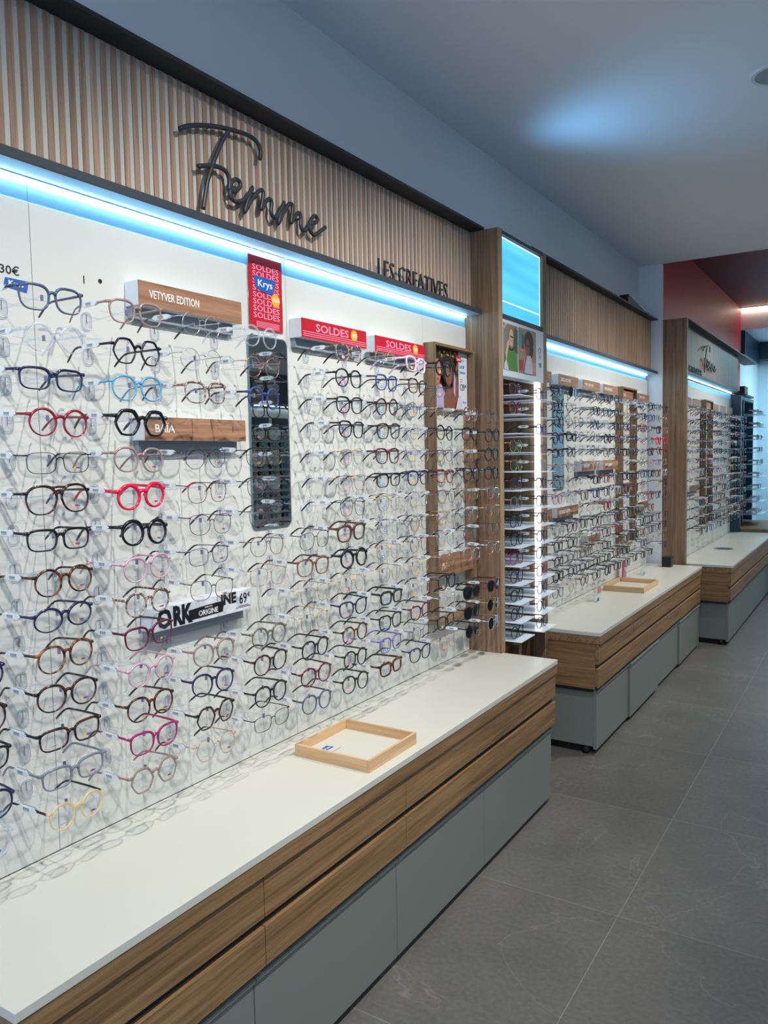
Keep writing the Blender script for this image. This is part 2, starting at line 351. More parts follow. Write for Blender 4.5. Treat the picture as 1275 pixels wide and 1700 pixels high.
# ceiling lights and speaker
def downlight(x, y, label):
    e = empty('ceiling_spotlight', label, 'ceiling light', (x, y, ZC), 'ceiling spotlights of the shop')
    mb = MB(); mb.disc((x, y, ZC-0.012), 0.055, 'z', h=0.0115); part(mb, 'housing', e, M['signwhite'])
    return e
for k, (sx, sy, ty) in enumerate(SPOTS): downlight(sx, sy, 'small white recessed ceiling spotlight facing the display wall')
e = empty('ceiling_speaker', 'round grey ceiling speaker with white rim at upper right', 'speaker', (1.262, 3.665, ZC))
mb = MB()
N_ = 48
ri, ro = 0.088, 0.108
for i in range(N_):
    a, b = 2*PI*i/N_, 2*PI*(i+1)/N_
    P = lambda r, t, z: (1.262+r*math.cos(t), 3.665+r*math.sin(t), z)
    mb.face([P(ro, a, ZC-.0005), P(ro, b, ZC-.0005), P(ro-.006, b, ZC-.008), P(ro-.006, a, ZC-.008)], None, True)
    mb.face([P(ro-.006, a, ZC-.008), P(ro-.006, b, ZC-.008), P(ri, b, ZC-.008), P(ri, a, ZC-.008)])
    mb.face([P(ri, a, ZC-.008), P(ri, b, ZC-.008), P(ri, b, ZC-.003), P(ri, a, ZC-.003)])
part(mb, 'rim', e, M['signwhite'])
def grille_mat():
    m, nt, p = new_mat('perforated_grille'); N = nt.nodes.new; L = nt.links.new
    g = N('ShaderNodeNewGeometry'); v = N('ShaderNodeTexVoronoi'); v.inputs['Scale'].default_value = 260; v.inputs['Randomness'].default_value = 0.05; L(g.outputs['Position'], v.inputs['Vector'])
    c = N('ShaderNodeValToRGB'); L(v.outputs['Distance'], c.inputs['Fac']); c.color_ramp.elements[0].position = .3; c.color_ramp.elements[1].position = .4
    c.color_ramp.elements[0].color = srgb(60, 66, 76); c.color_ramp.elements[1].color = srgb(150, 156, 164); L(c.outputs['Color'], p.inputs['Base Color']); return m
mb = MB(); mb.disc((1.262, 3.665, ZC-.006), ri, 'z', n=48, h=.004); part(mb, 'grille', e, grille_mat())

# ================================================================== DISPLAY FASCIA (slatted headers)
def fascia(y0, y1, x0, zb, zt, slat=True, label='', capy=None, depth=0.085, led=True, ledseg=None, capdepth=0.1):
    """header: backing, slats, black cap on top, black shelf below with LED strips under it"""
    e = empty('display_header', label, 'header', (x0, y0, zb))
    boxpart('backing', e, (x0-.07, x0+.027, y0, y1, zb+.022, zt+.0) if slat else (x0-.07, x0+.012, y0, y1, zb+.022, zt-.0), M['slat_ground'] if slat else M['oak_z'])
    if slat:
        mb = MB(); p = 0.0308; y = y0+.004
        while y < y1-.015:
            mb.box(x0+.0271, x0+.031, y, y+.0160, zb+.0225, zt-.001); y += p
        part(mb, 'slats', e, M['oak_light'])
    yc = capy or y1
    boxpart('top_cap', e, (x0-.07, x0+capdepth, y0-.0, yc, zt, zt+.012), M['black'], .001)
    boxpart('lower_shelf', e, (x0-.02, x0+depth, y0, yc, zb, zb+.022), M['anthracite'], .001)
    boxpart('shelf_underside', e, (x0-.018, x0+depth-.003, y0+.001, yc-.001, zb-.0006, zb-.0001), M['under'], label='underside tinted in blue LED glow')
    return e
def led_strip(segs, x, z, labels, group):
    for (a, b), lb in zip(segs, labels):
        e = empty('led_strip', lb, 'light strip', (x, a, z), group)
        mb = MB(); mb.box(x-.006, x+.006, a, b, z+.0065, z+.0094); part(mb, 'profile', e, M['under'])
        mb = MB(); mb.box(x-.005, x+.005, a+.001, b-.001, z+.0025, z+.0064); part(mb, 'diffuser', e, M['led'], label='glowing cool white diffuser')
fascia(-1.0, 3.345, 0.0, 2.236, 2.612, True, 'slatted oak header with cursive word along the near display wall')
led_strip([(-1.0, 0.45), (0.46, 1.86), (1.87, 2.018), (2.034, 3.335)], 0.0045, 2.226,
          ['glowing light strip above the left edge of the near wall', 'glowing light strip over the signs left of the crimson poster',
           'short glowing light strip at the top of the crimson poster', 'glowing light strip over the two crimson sale signs'], 'light strips over the near wall')
fascia(3.958, 6.70, 0.0, 2.225, 2.66, True, 'slatted oak header over the middle display wall', capdepth=.085)
led_strip([(3.965, 5.33), (5.345, 6.66)], 0.0045, 2.215, ['glowing light strip over middle wall, next to the lit tower', 'glowing light strip over middle wall, next to the grey pier'], 'light strips over the middle wall')
fascia(6.80, 9.9, 0.22, 2.235, 2.655, False, 'plain oak header with cursive word over the far display wall', capy=10.9, capdepth=.085, depth=.055)
led_strip([(6.81, 8.2), (8.21, 9.6)], 0.2055, 2.225, ['glowing light strip over far wall beside its oak end board', 'glowing light strip over far wall beside the navy unit'], 'light strips over the far wall')

# script lettering: traced strokes as (y, z)
S_BAR = [(1.541,2.471),(1.574,2.489),(1.617,2.505),(1.666,2.519),(1.717,2.53),(1.77,2.538),(1.819,2.542),(1.85,2.535),(1.864,2.519),(1.866,2.505),(1.861,2.488)]
S_STEM = [(1.733,2.531),(1.705,2.494),(1.683,2.456),(1.661,2.414),(1.639,2.363),(1.627,2.319),(1.618,2.282)]
S_REST = [(1.604,2.392),(1.641,2.405),(1.676,2.413),(1.704,2.413),(1.72,2.404),(1.727,2.384),(1.7255,2.362),(1.751,2.366),(1.771,2.384),(1.769,2.397),(1.753,2.399),(1.736,2.386),(1.7275,2.362),(1.731,2.342),(1.755,2.336),(1.794,2.357),(1.825,2.396),
          (1.805,2.358),(1.787,2.315),(1.816,2.354),(1.846,2.387),(1.865,2.399),(1.872,2.387),(1.861,2.341),(1.886,2.372),(1.902,2.382),(1.911,2.372),(1.906,2.345),(1.923,2.331),(1.945,2.352),(1.971,2.39),
          (1.957,2.359),(1.94,2.318),(1.97,2.362),(1.994,2.39),(2.01,2.393),(2.012,2.374),(2.003,2.335),(2.027,2.364),(2.047,2.376),(2.054,2.36),(2.052,2.336),(2.068,2.326),(2.1,2.353),(2.134,2.368),(2.143,2.380),(2.128,2.387),(2.106,2.368),(2.098,2.34),(2.119,2.324),(2.147,2.338),(2.187,2.364)]
def smooth_path(pts, x, n=5):
    out = []
    P = [pts[0]] + list(pts) + [pts[-1]]
    for i in range(1, len(P)-2):
        p0, p1, p2, p3 = P[i-1], P[i], P[i+1], P[i+2]
        for k in range(n):
            t = k/n
            out.append((x,) + tuple(0.5*((2*p1[c]) + (-p0[c]+p2[c])*t + (2*p0[c]-5*p1[c]+4*p2[c]-p3[c])*t*t + (-p0[c]+3*p1[c]-3*p2[c]+p3[c])*t**3) for c in (0, 1)))
    out.append((x, pts[-1][0], pts[-1][1])); return out
def script_word(x, tf, label, r=0.0068):
    e = empty('script_lettering', label, 'lettering', (x, tf(S_STEM[-1])[0], tf(S_STEM[-1])[1]))
    mb = MB()
    for s in (S_BAR, S_STEM, S_REST):
        mb.tube(smooth_path([tf(q) for q in s], x), r, None, 8, flatten=(1.0, 0.8), upv=(1, 0, 0))
    part(mb, 'letters', e, M['letter'])
    mb = MB()
    for q in (S_BAR[3], S_STEM[3], S_REST[20], S_REST[40]):
        t = tf(q); mb.tube([(x-.022, t[0], t[1]), (x, t[0], t[1])], .003, None, 6)
    part(mb, 'standoffs', e, M['letter'])
script_word(0.054, lambda q: q, 'dark cursive word Femme on slats of the near header')
script_word(0.258, lambda q: (7.65 + (q[0]-1.541)*1.05, 2.31 + (q[1]-2.282)*1.0), 'dark cursive word Femme on plain oak header of far wall', .006)
def letters(body, x, y, z, w_, h_, label):
    o = wall_text('letter_sign', body, x, y, z, M['letter'], None, width=w_, height=h_, depth=.006, bold=-.008)
    tag(o, label, 'lettering')
letters('LES CREATIVES', 0.058, 2.50, 2.2585, 0.548, 0.066, 'dark capitals LES CREATIVES standing on ledge of near header')
letters('LES TENDANCES', 0.250, 7.02, 2.2575, 0.60, 0.062, 'dark capitals standing on ledge of far oak header')

# ================================================================== DISPLAY PANELS with their clear holders
Z0, DZ = 1.93, 0.0838
ROW = lambda r: Z0 - DZ*r
def holder_mesh():
    mb = MB()
    # wall plate: thin clear rounded rectangle with a thicker rim and a dark slot
    pts = []
    for i in range(20):
        a = 2*PI*i/20; c, s_ = math.cos(a), math.sin(a)
        pts.append((0.0, 0.0135*math.copysign(abs(c)**.6, c), 0.021*math.copysign(abs(s_)**.6, s_)))
    mb.prism(pts, (0.002, 0, 0), M['film'])
    mb.tube([(.004, q, r) for p, q, r in pts], .0011, M['rim'], 4, closed=True, upv=(1, 0, 0))
    mb.box(0.0025, 0.004, -0.0007, 0.0007, -0.004, 0.017, M['pin'])
    # projecting blade, a flat bar that narrows outwards
    mb.prism([(0.004, -.002, -.004), (0.150, -.0015, .006), (0.150, .0015, .006), (0.004, .002, -.004)], (0, 0, .003), M['acrylic'])
    mb.tube([(0.05, -.055, .004), (0.055, 0, -.001), (0.05, .055, .004)], .0016, M['acrylic'], 6)
    mb.tube([(0.115, -.05, .006), (0.118, 0, .004), (0.115, .05, .006)], .0013, M['acrylic'], 6)
    mb.box(0.146, 0.151, -.0022, .0022, -.002, .010, M['pin'])
    bmesh.ops.recalc_face_normals(mb.bm, faces=mb.bm.faces)
    me = bpy.data.meshes.new('glasses_holder'); mb.bm.to_mesh(me); mb.bm.free()
    for m in mb.mats: me.materials.append(m)
    return me
HOLDER = holder_mesh()
def add_holder(panel, x, y, z):
    o = bpy.data.objects.new('glasses_holder', HOLDER); col.objects.link(o); o.parent = panel
    o.matrix_parent_inverse = Matrix.Translation(-Vector(panel.location)); o.location = (x, y, z); o['label'] = 'clear plastic glasses holder'
    return o
def panel(x0, y0, y1, z1, label, group, band=True, z0=0.664):
    e = empty('eyewear_wall_display', label, 'display', (x0, y0, z0), group)
    boxpart('board', e, (x0-.018, x0, y0+.001, y1-.001, z0, z1), M['panel'], .0006)
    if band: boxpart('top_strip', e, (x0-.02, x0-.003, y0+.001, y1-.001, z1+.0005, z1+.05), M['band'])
    return e
pA0 = panel(0, 0.10, 1.122, 2.182, 'white display board at the left edge with 30 euro text', 'white boards of the near wall')
pA = panel(0, 1.122, 2.033, 2.182, 'white display board holding the mirror and wooden brand signs', 'white boards of the near wall')
pB = panel(0, 2.033, 2.935, 2.182, 'white display board under the two crimson sale signs', 'white boards of the near wall')
pC = panel(0, 2.935, 3.345, 2.182, 'narrow white display board behind the oak niche frame', 'white boards of the near wall')
p2 = [panel(0, a, b, 2.17, lb, 'white boards of the middle wall') for a, b, lb in
      ((3.962, 4.89, 'white board of middle wall beside the lit tower'), (4.89, 5.80, 'white board of middle wall behind the wooden tray'), (5.80, 6.70, 'white board of middle wall beside the grey pier'))]
p3 = [panel(0.2, a, b, 2.165, lb, 'white boards of the far wall') for a, b, lb in
      ((6.802, 7.7, 'white board of far wall beside its oak end board'), (7.7, 8.6, 'white board in the centre of the far wall'), (8.6, 9.65, 'white board of far wall beside the navy unit'))]
def panel_at(y, sec):
    if sec == 1:
        return pA0 if y < 1.122 else pA if y < 2.033 else pB if y < 2.935 else pC
    L = p2 if sec == 2 else p3; br = (4.89, 5.80) if sec == 2 else (7.7, 8.6)
    return L[0] if y < br[0] else L[1] if y < br[1] else L[2]
# printed marks on the first boards
wall_text('price_print', 'DÈS À 30€', 0.0002, 0.955, 2.012, M['blackink'], pA0, width=.135, height=.024, bold=.006)
mb = MB(); mb.prism([(0.0002, 1.055, 2.004), (0.0002, 1.050, 1.984), (0.0002, 1.106, 1.977), (0.0002, 1.112, 2.003)][::-1], (.0012, 0, 0)); part(mb, 'logo_plate', pA0, M['blueink'], label='blue logo flag')
wall_text('logo_text', 'Krys', 0.0016, 1.062, 1.984, M['whitetext'], pA0, width=.036, height=.015, bold=.01)
mb = MB(); mb.box(0.0002, .0012, 1.2595, 1.2620, 2.025, 2.044); mb.disc((.0002, 1.308, 2.039), .0055, 'x', h=.001); part(mb, 'mounting_holes', pA, M['blackink'], label='black slot and round hole')

# ================================================================== SIGNS
def sign_box(x0, y0, y1, z0, z1, face, text, label, depth=0.05, tcol=None, group=None, bracket=True, th=0.022, tw=None, soldes=False, name='sign_box'):
    e = empty(name, label, 'sign', (x0, y0, z0), group)
    boxpart('box', e, (x0+.0005, x0+depth, y0, y1, z0, z1), M['signwhite'], .0006)
    boxpart('face', e, (x0+depth, x0+depth+.002, y0, y1, z0, z1), face, label='front face')
    if bracket: boxpart('bracket', e, (x0+.0005, x0+.02, y0+.005, y1-.005, z0-.03, z0-.0005), M['signgrey'])
    xf = x0+depth+.0021
    if soldes:
        wall_text('sale_text', text, xf, y0+(y1-y0)*.20, z0+(z1-z0)*.40, M['pinktext'], e, width=(y1-y0)*.50, height=(z1-z0)*.42, bold=.012)
        mb = MB(); mb.disc((xf, y0+(y1-y0)*.79, z0+(z1-z0)*.60), .0195, 'x', h=.001, n=28); part(mb, 'discount_dot', e, M['orangeink'])
        wall_text('discount_text', '-50%', xf+.0011, y0+(y1-y0)*.79-.0165, z0+(z1-z0)*.50, M['whitetext'], e, width=.033, height=.012, bold=.008)
        mb = MB()
        for k in range(3): mb.box(xf, xf+.0006, y0+.006, y1-.006, z0+.006+.0065*k, z0+.008+.0065*k)
        part(mb, 'small_print', e, M['pinktext'])
    elif text:
        wall_text('brand_text', text, xf, y0+(y1-y0)*.09, z0+(z1-z0)*.34, tcol or M['whitetext'], e, height=th, width=tw, bold=.004)
    return e
sign_box(0, 1.383, 1.762, 1.988, 2.050, M['oak_sign'], 'VETYVER EDITION', 'long oak sign with two white words, left of crimson poster', tw=.175, th=.021)
sign_box(0, 1.386, 1.764, 1.645, 1.706, M['oak_sign'], 'BAÏA', 'long oak sign with one short word, crossed by black glasses', tw=.066, th=.026)
sign_box(0, 2.046, 2.425, 1.985, 2.047, M['redsign'], 'SOLDES', 'crimson SOLDES sign nearer the crimson poster', soldes=True, group='crimson sale signs')
sign_box(0, 2.484, 2.860, 1.983, 2.043, M['redsign'], 'SOLDES', 'crimson SOLDES sign beside the oak niche frame', soldes=True, group='crimson sale signs')
sign_box(0, 2.958, 3.305, 1.065, 1.162, M['oak_sign'], 'ZO', 'oak sign at the bottom of the near niche, crossed by shadows', tw=.03, th=.02, depth=.045, bracket=False)
# black and white ORIGINE sign
e = empty('sign_box', 'white sign with bold black letters and price 69 euros', 'sign', (0, 1.40, 1.15))
boxpart('box', e, (0.0005, .05, 1.39, 1.768, 1.143, 1.205), M['signwhite'], .0006); boxpart('bracket', e, (0.0005, .02, 1.395, 1.763, 1.112, 1.1425), M['signgrey'])
xf = .0502
mb = MB(); mb.prism([(xf, 1.515, 1.152), (xf, 1.645, 1.155), (xf, 1.652, 1.186), (xf, 1.575, 1.184), (xf, 1.513, 1.18)], (.001, 0, 0)); part(mb, 'black_plaque', e, M['blackink'])
wall_text('brand_text', 'ORIGINE', xf+.0012, 1.550, 1.158, M['whitetext'], e, width=.075, height=.015, bold=.006)
wall_text('brand_small_text', 'KRYS', xf+.0012, 1.575, 1.177, M['whitetext'], e, width=.028, height=.0045)
wall_text('big_letter', 'O', xf, 1.402, 1.146, M['blackink'], e, width=.05, height=.055, bold=.04)
wall_text('big_letter', 'RK', xf, 1.458, 1.1465, M['blackink'], e, width=.07, height=.055, bold=.05)
wall_text('big_letter', 'INE', xf, 1.640, 1.172, M['blackink'], e, width=.062, height=.032, bold=.04)
wall_text('price_text', '69', xf, 1.716, 1.164, M['blackink'], e, width=.032, height=.032, bold=.008)
wall_text('euro_sign', '€', xf, 1.751, 1.182, M['blackink'], e, width=.011, height=.013, bold=.008)
mb = MB(); mb.box(xf, xf+.0006, 1.712, 1.755, 1.1575, 1.159); mb.box(xf, xf+.0006, 1.700, 1.763, 1.1535, 1.155); part(mb, 'small_print', e, M['blackink'])

# tall SOLDES poster, hanging out from the ledge
e = empty('sale_poster', 'tall crimson sale poster with blue logo above the mirror', 'poster', (0.005, 1.845, 1.985))
PY0, PY1, PZ0, PZ1 = 1.850, 2.008, 1.995, 2.2195
boxpart('sheet', e, (.0005, .0045, PY0-.004, PY1+.004, PZ0-.004, PZ1), clear('poster_sleeve', (.95, .96, .97), .88, .05, .04))
boxpart('print', e, (.0046, .0052, PY0, PY1, PZ0, PZ1-.002), M['redsign'])
for k in range(8):
    z = PZ1-.045-.0208*k
    if k in (2, 3, 4):
        wall_text('sale_text', 'SOLDES', .0053, PY0+.018, z, M['pinktext'], e, width=.124, height=.0165, bold=.008)
    else:
        wall_text('sale_text', 'SOLDES', .0053, PY0+.018, z, M['pinktext'], e, width=.124, height=.0175, bold=.008)
mb = MB(); mb.prism([(.0064, PY0+.022, 2.157), (.0064, PY0+.030, 2.118), (.0064, PY0+.090, 2.108), (.0064, PY0+.112, 2.112), (.0064, PY0+.122, 2.140), (.0064, PY0+.124, 2.155)], (.0006, 0, 0)); part(mb, 'logo_flag', e, M['blueink'])
wall_text('logo_text', 'Krys', .0072, PY0+.040, 2.119, M['whitetext'], e, width=.068, height=.028, bold=.008)
mb = MB(); mb.disc((.0072, PY0+.122, 2.093), .0205, 'x', h=.0008, n=28); part(mb, 'discount_dot', e, M['orangeink'])
wall_text('discount_text', '-50%', .0082, PY0+.103, 2.087, M['whitetext'], e, width=.038, height=.012, bold=.008)
mb = MB()
for k in range(5): mb.box(.0053, .0058, PY0+.03, PY1-.018, PZ0+.006+.004*k, PZ0+.0075+.004*k)
part(mb, 'small_print', e, M['pinktext'])

# ================================================================== MIRRORS
def mirror_mat():
    m, nt, p = new_mat('mirror_silver'); p.inputs['Metallic'].default_value = 1; p.inputs['Roughness'].default_value = 0.01
    n = nt.nodes.new('ShaderNodeTexNoise'); n.inputs['Scale'].default_value = 2
    c = nt.nodes.new('ShaderNodeValToRGB'); c.color_ramp.elements[0].color = (.66, .72, .73, 1); c.color_ramp.elements[1].color = (.70, .75, .76, 1)
    nt.links.new(n.outputs['Fac'], c.inputs['Fac']); nt.links.new(c.outputs['Color'], p.inputs['Base Color']); return m
MM = mirror_mat()
def rrect(y0, y1, z0, z1, r, n=6):
    out = []
    for cy, cz, a0 in ((y1-r, z1-r, 0), (y0+r, z1-r, 90), (y0+r, z0+r, 180), (y1-r, z0+r, 270)):
        for i in range(n+1):
            a = math.radians(a0+90*i/n); out.append((cy+r*math.cos(a), cz+r*math.sin(a)))
    return out
def mirror(x, y0, y1, z0, z1, label):
    e = empty('wall_mirror', label, 'mirror', (x, y0, z0))
    a = rrect(y0, y1, z0, z1, .022)
    mb = MB(); mb.prism([(x+.0008, p, q) for p, q in a], (.0055, 0, 0)); part(mb, 'frame', e, flat('mirror_edge', srgb(120, 146, 150), .2, .6))
    b = rrect(y0+.004, y1-.004, z0+.004, z1-.004, .019)
    mb = MB(); mb.prism([(x+.0064, p, q) for p, q in b], (.0006, 0, 0)); part(mb, 'glass', e, MM, label='reflecting glass')
mirror(0.0, 1.836, 2.024, 1.372, 1.975, 'tall rounded mirror under the crimson poster')
mirror(0.0, 4.475, 4.665, 1.372, 1.975, 'tall narrow mirror behind glasses at left of middle wall')

# ================================================================== OAK NICHE FRAMES
def niche(x, y0, y1, z0, z1, label):
    e = empty('niche_frame', label, 'frame', (x, y0, z0))
    t = .012; d = .055
    boxpart('side_board', e, (x+.0005, x+d, y0, y0+t, z0, z1), M['oak_z'], .0008); boxpart('side_board', e, (x+.0005, x+d, y1-t, y1, z0, z1), M['oak_z'], .0008)
    boxpart('top_board', e, (x+.0005, x+d, y0+t, y1-t, z1-t, z1), M['oak_y'], .0008); boxpart('bottom_board', e, (x+.0005, x+d, y0+t, y1-t, z0, z0+t), M['oak_y'], .0008)
    return e
niche(0, 2.938, 3.322, .862, 2.07, 'tall shallow oak niche frame around the photo poster')
niche(0, 5.785, 6.175, .90, 2.07, 'tall oak niche frame in the middle wall')
niche(0.2, 7.86, 8.22, .90, 2.07, 'tall oak niche frame in the far wall')
# photo poster in the near niche: flat printed shapes
SK1, SK2 = flat('print_skin_tan', srgb(176, 116, 92), .5), flat('print_skin_brown', srgb(128, 78, 58), .5)
DKH = flat('print_dark_hair', srgb(38, 28, 26), .5)
def ell(cy, cz, ry, rz_, n=24, rot=0):
    return [(cy+ry*math.cos(2*PI*i/n)*math.cos(rot)-rz_*math.sin(2*PI*i/n)*math.sin(rot), cz+ry*math.cos(2*PI*i/n)*math.sin(rot)+rz_*math.sin(2*PI*i/n)*math.cos(rot)) for i in range(n)]
class Flat:
    """stack of flat printed shapes in the wall plane, each a little further forward"""
    def __init__(s, x): s.mb = MB(); s.x = x
    def add(s, pts, m):
        s.mb.prism([(s.x, a, b) for a, b in pts], (.0002, 0, 0), m); s.x += .00021
e = empty('photo_poster', 'poster of two people in sunlight with price 129 euros', 'poster', (.012, 2.952, 1.80))
boxpart('backing', e, (.012, .0215, 2.952, 3.308, 1.795, 2.056), M['signwhite'])
f = Flat(.0217)
f.add([(2.952, 1.797), (3.222, 1.797), (3.222, 2.056), (2.952, 2.056)], flat('print_foliage', srgb(70, 56, 36), .5))
random.seed(3)
for _ in range(70):
    cy, cz = random.uniform(2.958, 3.215), random.uniform(1.93, 2.05)
    f.add(ell(cy, cz, random.uniform(.003, .010), random.uniform(.003, .009), 7), [flat('print_leaf_a', srgb(168, 140, 76), .5), flat('print_leaf_b', srgb(40, 32, 26), .5), flat('print_leaf_c', srgb(176, 92, 40), .5), flat('print_leaf_d', srgb(110, 96, 56), .5)][_ % 4])
f.add([(2.954, 1.798), (3.06, 1.798), (3.065, 1.86), (3.03, 1.90), (2.98, 1.90), (2.954, 1.87)], flat('print_lavender', srgb(170, 158, 196), .5))
f.add([(2.978, 1.88), (3.012, 1.88), (3.014, 1.93), (2.976, 1.93)], SK1)
f.add(ell(3.085, 1.965, .052, .062), DKH)
f.add(ell(3.150, 1.935, .022, .06), DKH)
f.add(ell(3.098, 1.945, .034, .048), SK2)
f.add(ell(2.992, 1.993, .036, .042), DKH)
f.add(ell(2.994, 1.955, .030, .052), SK1)
f.add([(3.05, 1.80), (3.15, 1.798), (3.19, 1.86), (3.18, 1.94), (3.15, 1.95), (3.13, 1.89), (3.08, 1.88), (3.05, 1.85)], SK2)
f.add([(3.145, 1.96), (3.16, 1.93), (3.158, 1.85), (3.14, 1.87)], flat('print_lavender', srgb(170, 158, 196), .5))
f.add([(3.16, 1.798), (3.218, 1.798), (3.218, 1.86), (3.19, 1.86)], flat('print_shirt_white', srgb(196, 196, 206), .5))
f.add([(2.984, 1.922), (3.004, 1.922), (2.994, 1.916)], flat('print_lip', srgb(130, 50, 50), .5))
f.add([(3.168, 2.010), (3.214, 2.006), (3.214, 2.034), (3.168, 2.036)], M['redsign'])
part(f.mb, 'photograph', e)
wall_text('small_logo_text', "Levi's", .0385, 3.174, 2.014, M['whitetext'], e, width=.034, height=.014, bold=.008)
for k, t in enumerate(('Krys x', "Levi's®", 'Eyewear')):
    wall_text('heading_text', t, .0217, 3.232, 2.012-.027*k, M['cyanink'], e, width=(.045, .048, .060)[k], height=.018, bold=.008)
mb = MB(); mb.box(.0217, .022, 3.234, 3.262, 1.935, 1.937); mb.box(.0217, .022, 3.234, 3.258, 1.925, 1.927); part(mb, 'small_print', e, M['blackink'])
wall_text('price_text', '129', .0217, 3.236, 1.886, M['blackink'], e, width=.046, height=.03, bold=.008)
wall_text('euro_sign', '€', .0217, 3.287, 1.900, M['blackink'], e, width=.012, height=.015, bold=.01)
wall_text('logo_text', 'Krys', .0217, 3.262, 1.826, M['cyanink'], e, width=.030, height=.014, bold=.01)

# middle wall signs
S2 = [(3.98, 4.33, 1.995, 2.055, '', 'oak sign half hidden behind the lit tower, top row'), (4.45, 4.80, 1.995, 2.055, 'ZADIG & VOLTAIRE', 'top oak sign of middle wall above the narrow mirror'),
      (4.89, 5.24, 1.995, 2.055, 'MARC JACOBS', 'top oak sign of middle wall, second right of narrow mirror'), (5.32, 5.66, 1.995, 2.055, 'POLAROID', 'top oak sign just left of the middle niche frame'),
      (5.82, 6.14, 1.985, 2.045, 'DIOR', 'oak sign inside top of the middle niche frame'), (6.22, 6.55, 1.985, 2.045, 'JIMMY CHOO', 'top oak sign nearest the grey pier'),
      (4.06, 4.33, 1.215, 1.275, '', 'lower oak sign partly hidden behind the lit tower'), (4.42, 4.79, 1.215, 1.275, 'LONGCHAMP', 'lower oak sign below the narrow mirror'),
      (4.87, 5.23, 1.475, 1.540, 'GUCCI', 'oak sign at mid height, left one of the pair'), (5.32, 5.67, 1.475, 1.540, 'SAINT LAURENT', 'oak sign at mid height, right one of the pair'),
      (5.00, 5.24, 1.00, 1.055, '', 'small oak sign low on middle wall behind red leaflet stand'), (5.84, 6.12, 1.305, 1.365, '', 'oak sign inside middle niche frame at mid height'),
      (6.22, 6.54, 1.140, 1.200, '', 'lower oak sign nearest the grey pier')]
for y0, y1, z0, z1, t, lb in S2:
    niche_in = 5.78 < y0 < 6.18
    sign_box(0, y0, y1, z0, z1, M['oak_sign'], t, lb, depth=.03 if niche_in else .05, tw=(y1-y0)*.5 if len(t) > 6 else (y1-y0)*.3, th=.02, bracket=not niche_in)
S3 = [(6.88, 7.26), (7.34, 7.70), (7.885, 8.195), (8.28, 8.62), (8.72, 9.06), (9.15, 9.50)]
S3L = ['top oak sign of far wall touching its end board', 'second oak sign of far wall, left of its niche', 'oak sign inside the niche frame of far wall', 'oak sign right of the niche in far wall', 'oak sign second from the navy unit', 'oak sign next to the navy unit']
for (a, b), lb in zip(S3, S3L): sign_box(0.2, a, b, 1.99, 2.055, M['oak_sign'], '', lb, depth=.035, tw=.12, th=.02, bracket=False)
sign_box(0.2, 6.86, 7.10, 1.235, 1.29, M['oak_sign'], '', 'small low oak sign of far wall at its end board', depth=.035, bracket=True)
sign_box(0.2, 7.22, 7.62, 1.235, 1.29, M['oak_sign'], '', 'wider low oak sign of far wall left of its niche', depth=.035, bracket=True)

# ================================================================== COUNTERS
def counter(y0, y1, x0, xf, dseams, gseams, label, end_visible=True, casters=True, x_end=None):
    """one counter run: worktop, oak drawer bank, grey doors"""
    e = empty('display_counter', label, 'counter', (x0, y0, 0))
    boxpart('carcass', e, (x0, xf-.028, y0+.004, y1-.004, .36, .640), M['oak_x'], .001, label='oak drawer carcass with end panel')
    boxpart('top_rail', e, (x0, xf-.002, y0+.002, y1-.002, .600, .6425), M['oak_y'], .001)
    ys = [y0+.002] + dseams + [y1-.002]
    for a, b in zip(ys[:-1], ys[1:]):
        for (za, zb) in ((.493, .596), (.372, .471)):
            d = boxpart('drawer', e, (xf-.0275, xf-.010, a+.0015, b-.0015, za, zb), M['oak_y'], .0012)
    boxpart('finger_channel', e, (xf-.0279, xf-.0276, y0+.004, y1-.004, .362, .600), M['black'])
    boxpart('shadow_gap', e, (x0+.02, xf-.05, y0+.02, y1-.02, .34, .3595), M['black'])
    boxpart('lower_cabinet', e, (x0, xf-.048, y0+.030, y1-.01, .045, .339), M['grey_door'], .001)
    ys = [y0+.028] + gseams + [y1-.008]
    for i, (a, b) in enumerate(zip(ys[:-1], ys[1:])):
        out = .012 if (i % 2 and x0 < .1 and y0 > 3) else 0
        d = boxpart('cabinet_door', e, (xf-.0475+out, xf-.030+out, a+.002, b-.002, .030, .350), M['grey_door'], .001)
        mb = MB(); mb.box(xf-.030+out, xf-.022+out, a+.002, b-.002, .340, .350) ; h = part(mb, 'grip_edge', e, M['grey_door'], .0008); 
        h.parent = d; h.matrix_parent_inverse = Matrix.Identity(4)
    boxpart('plinth', e, (x0+.03, xf-.085, y0+.06, y1-.03, .0, .044), M['rubber'])
    if casters:
        mb = MB(); mb.tube([(xf-.10, y0+.045, .022), (xf-.075, y0+.045, .022)], .021, None, 16); part(mb, 'caster', e, M['rubber'])
    boxpart('worktop', e, (x0, xf, y0, y1, .643, .663), M['top'], .0015)
    return e
counter(0.728, 3.368, 0.0006, 0.4305, [1.372, 2.036, 2.700], [1.348, 2.003, 2.640], 'long near counter with white top, oak drawers and grey doors')
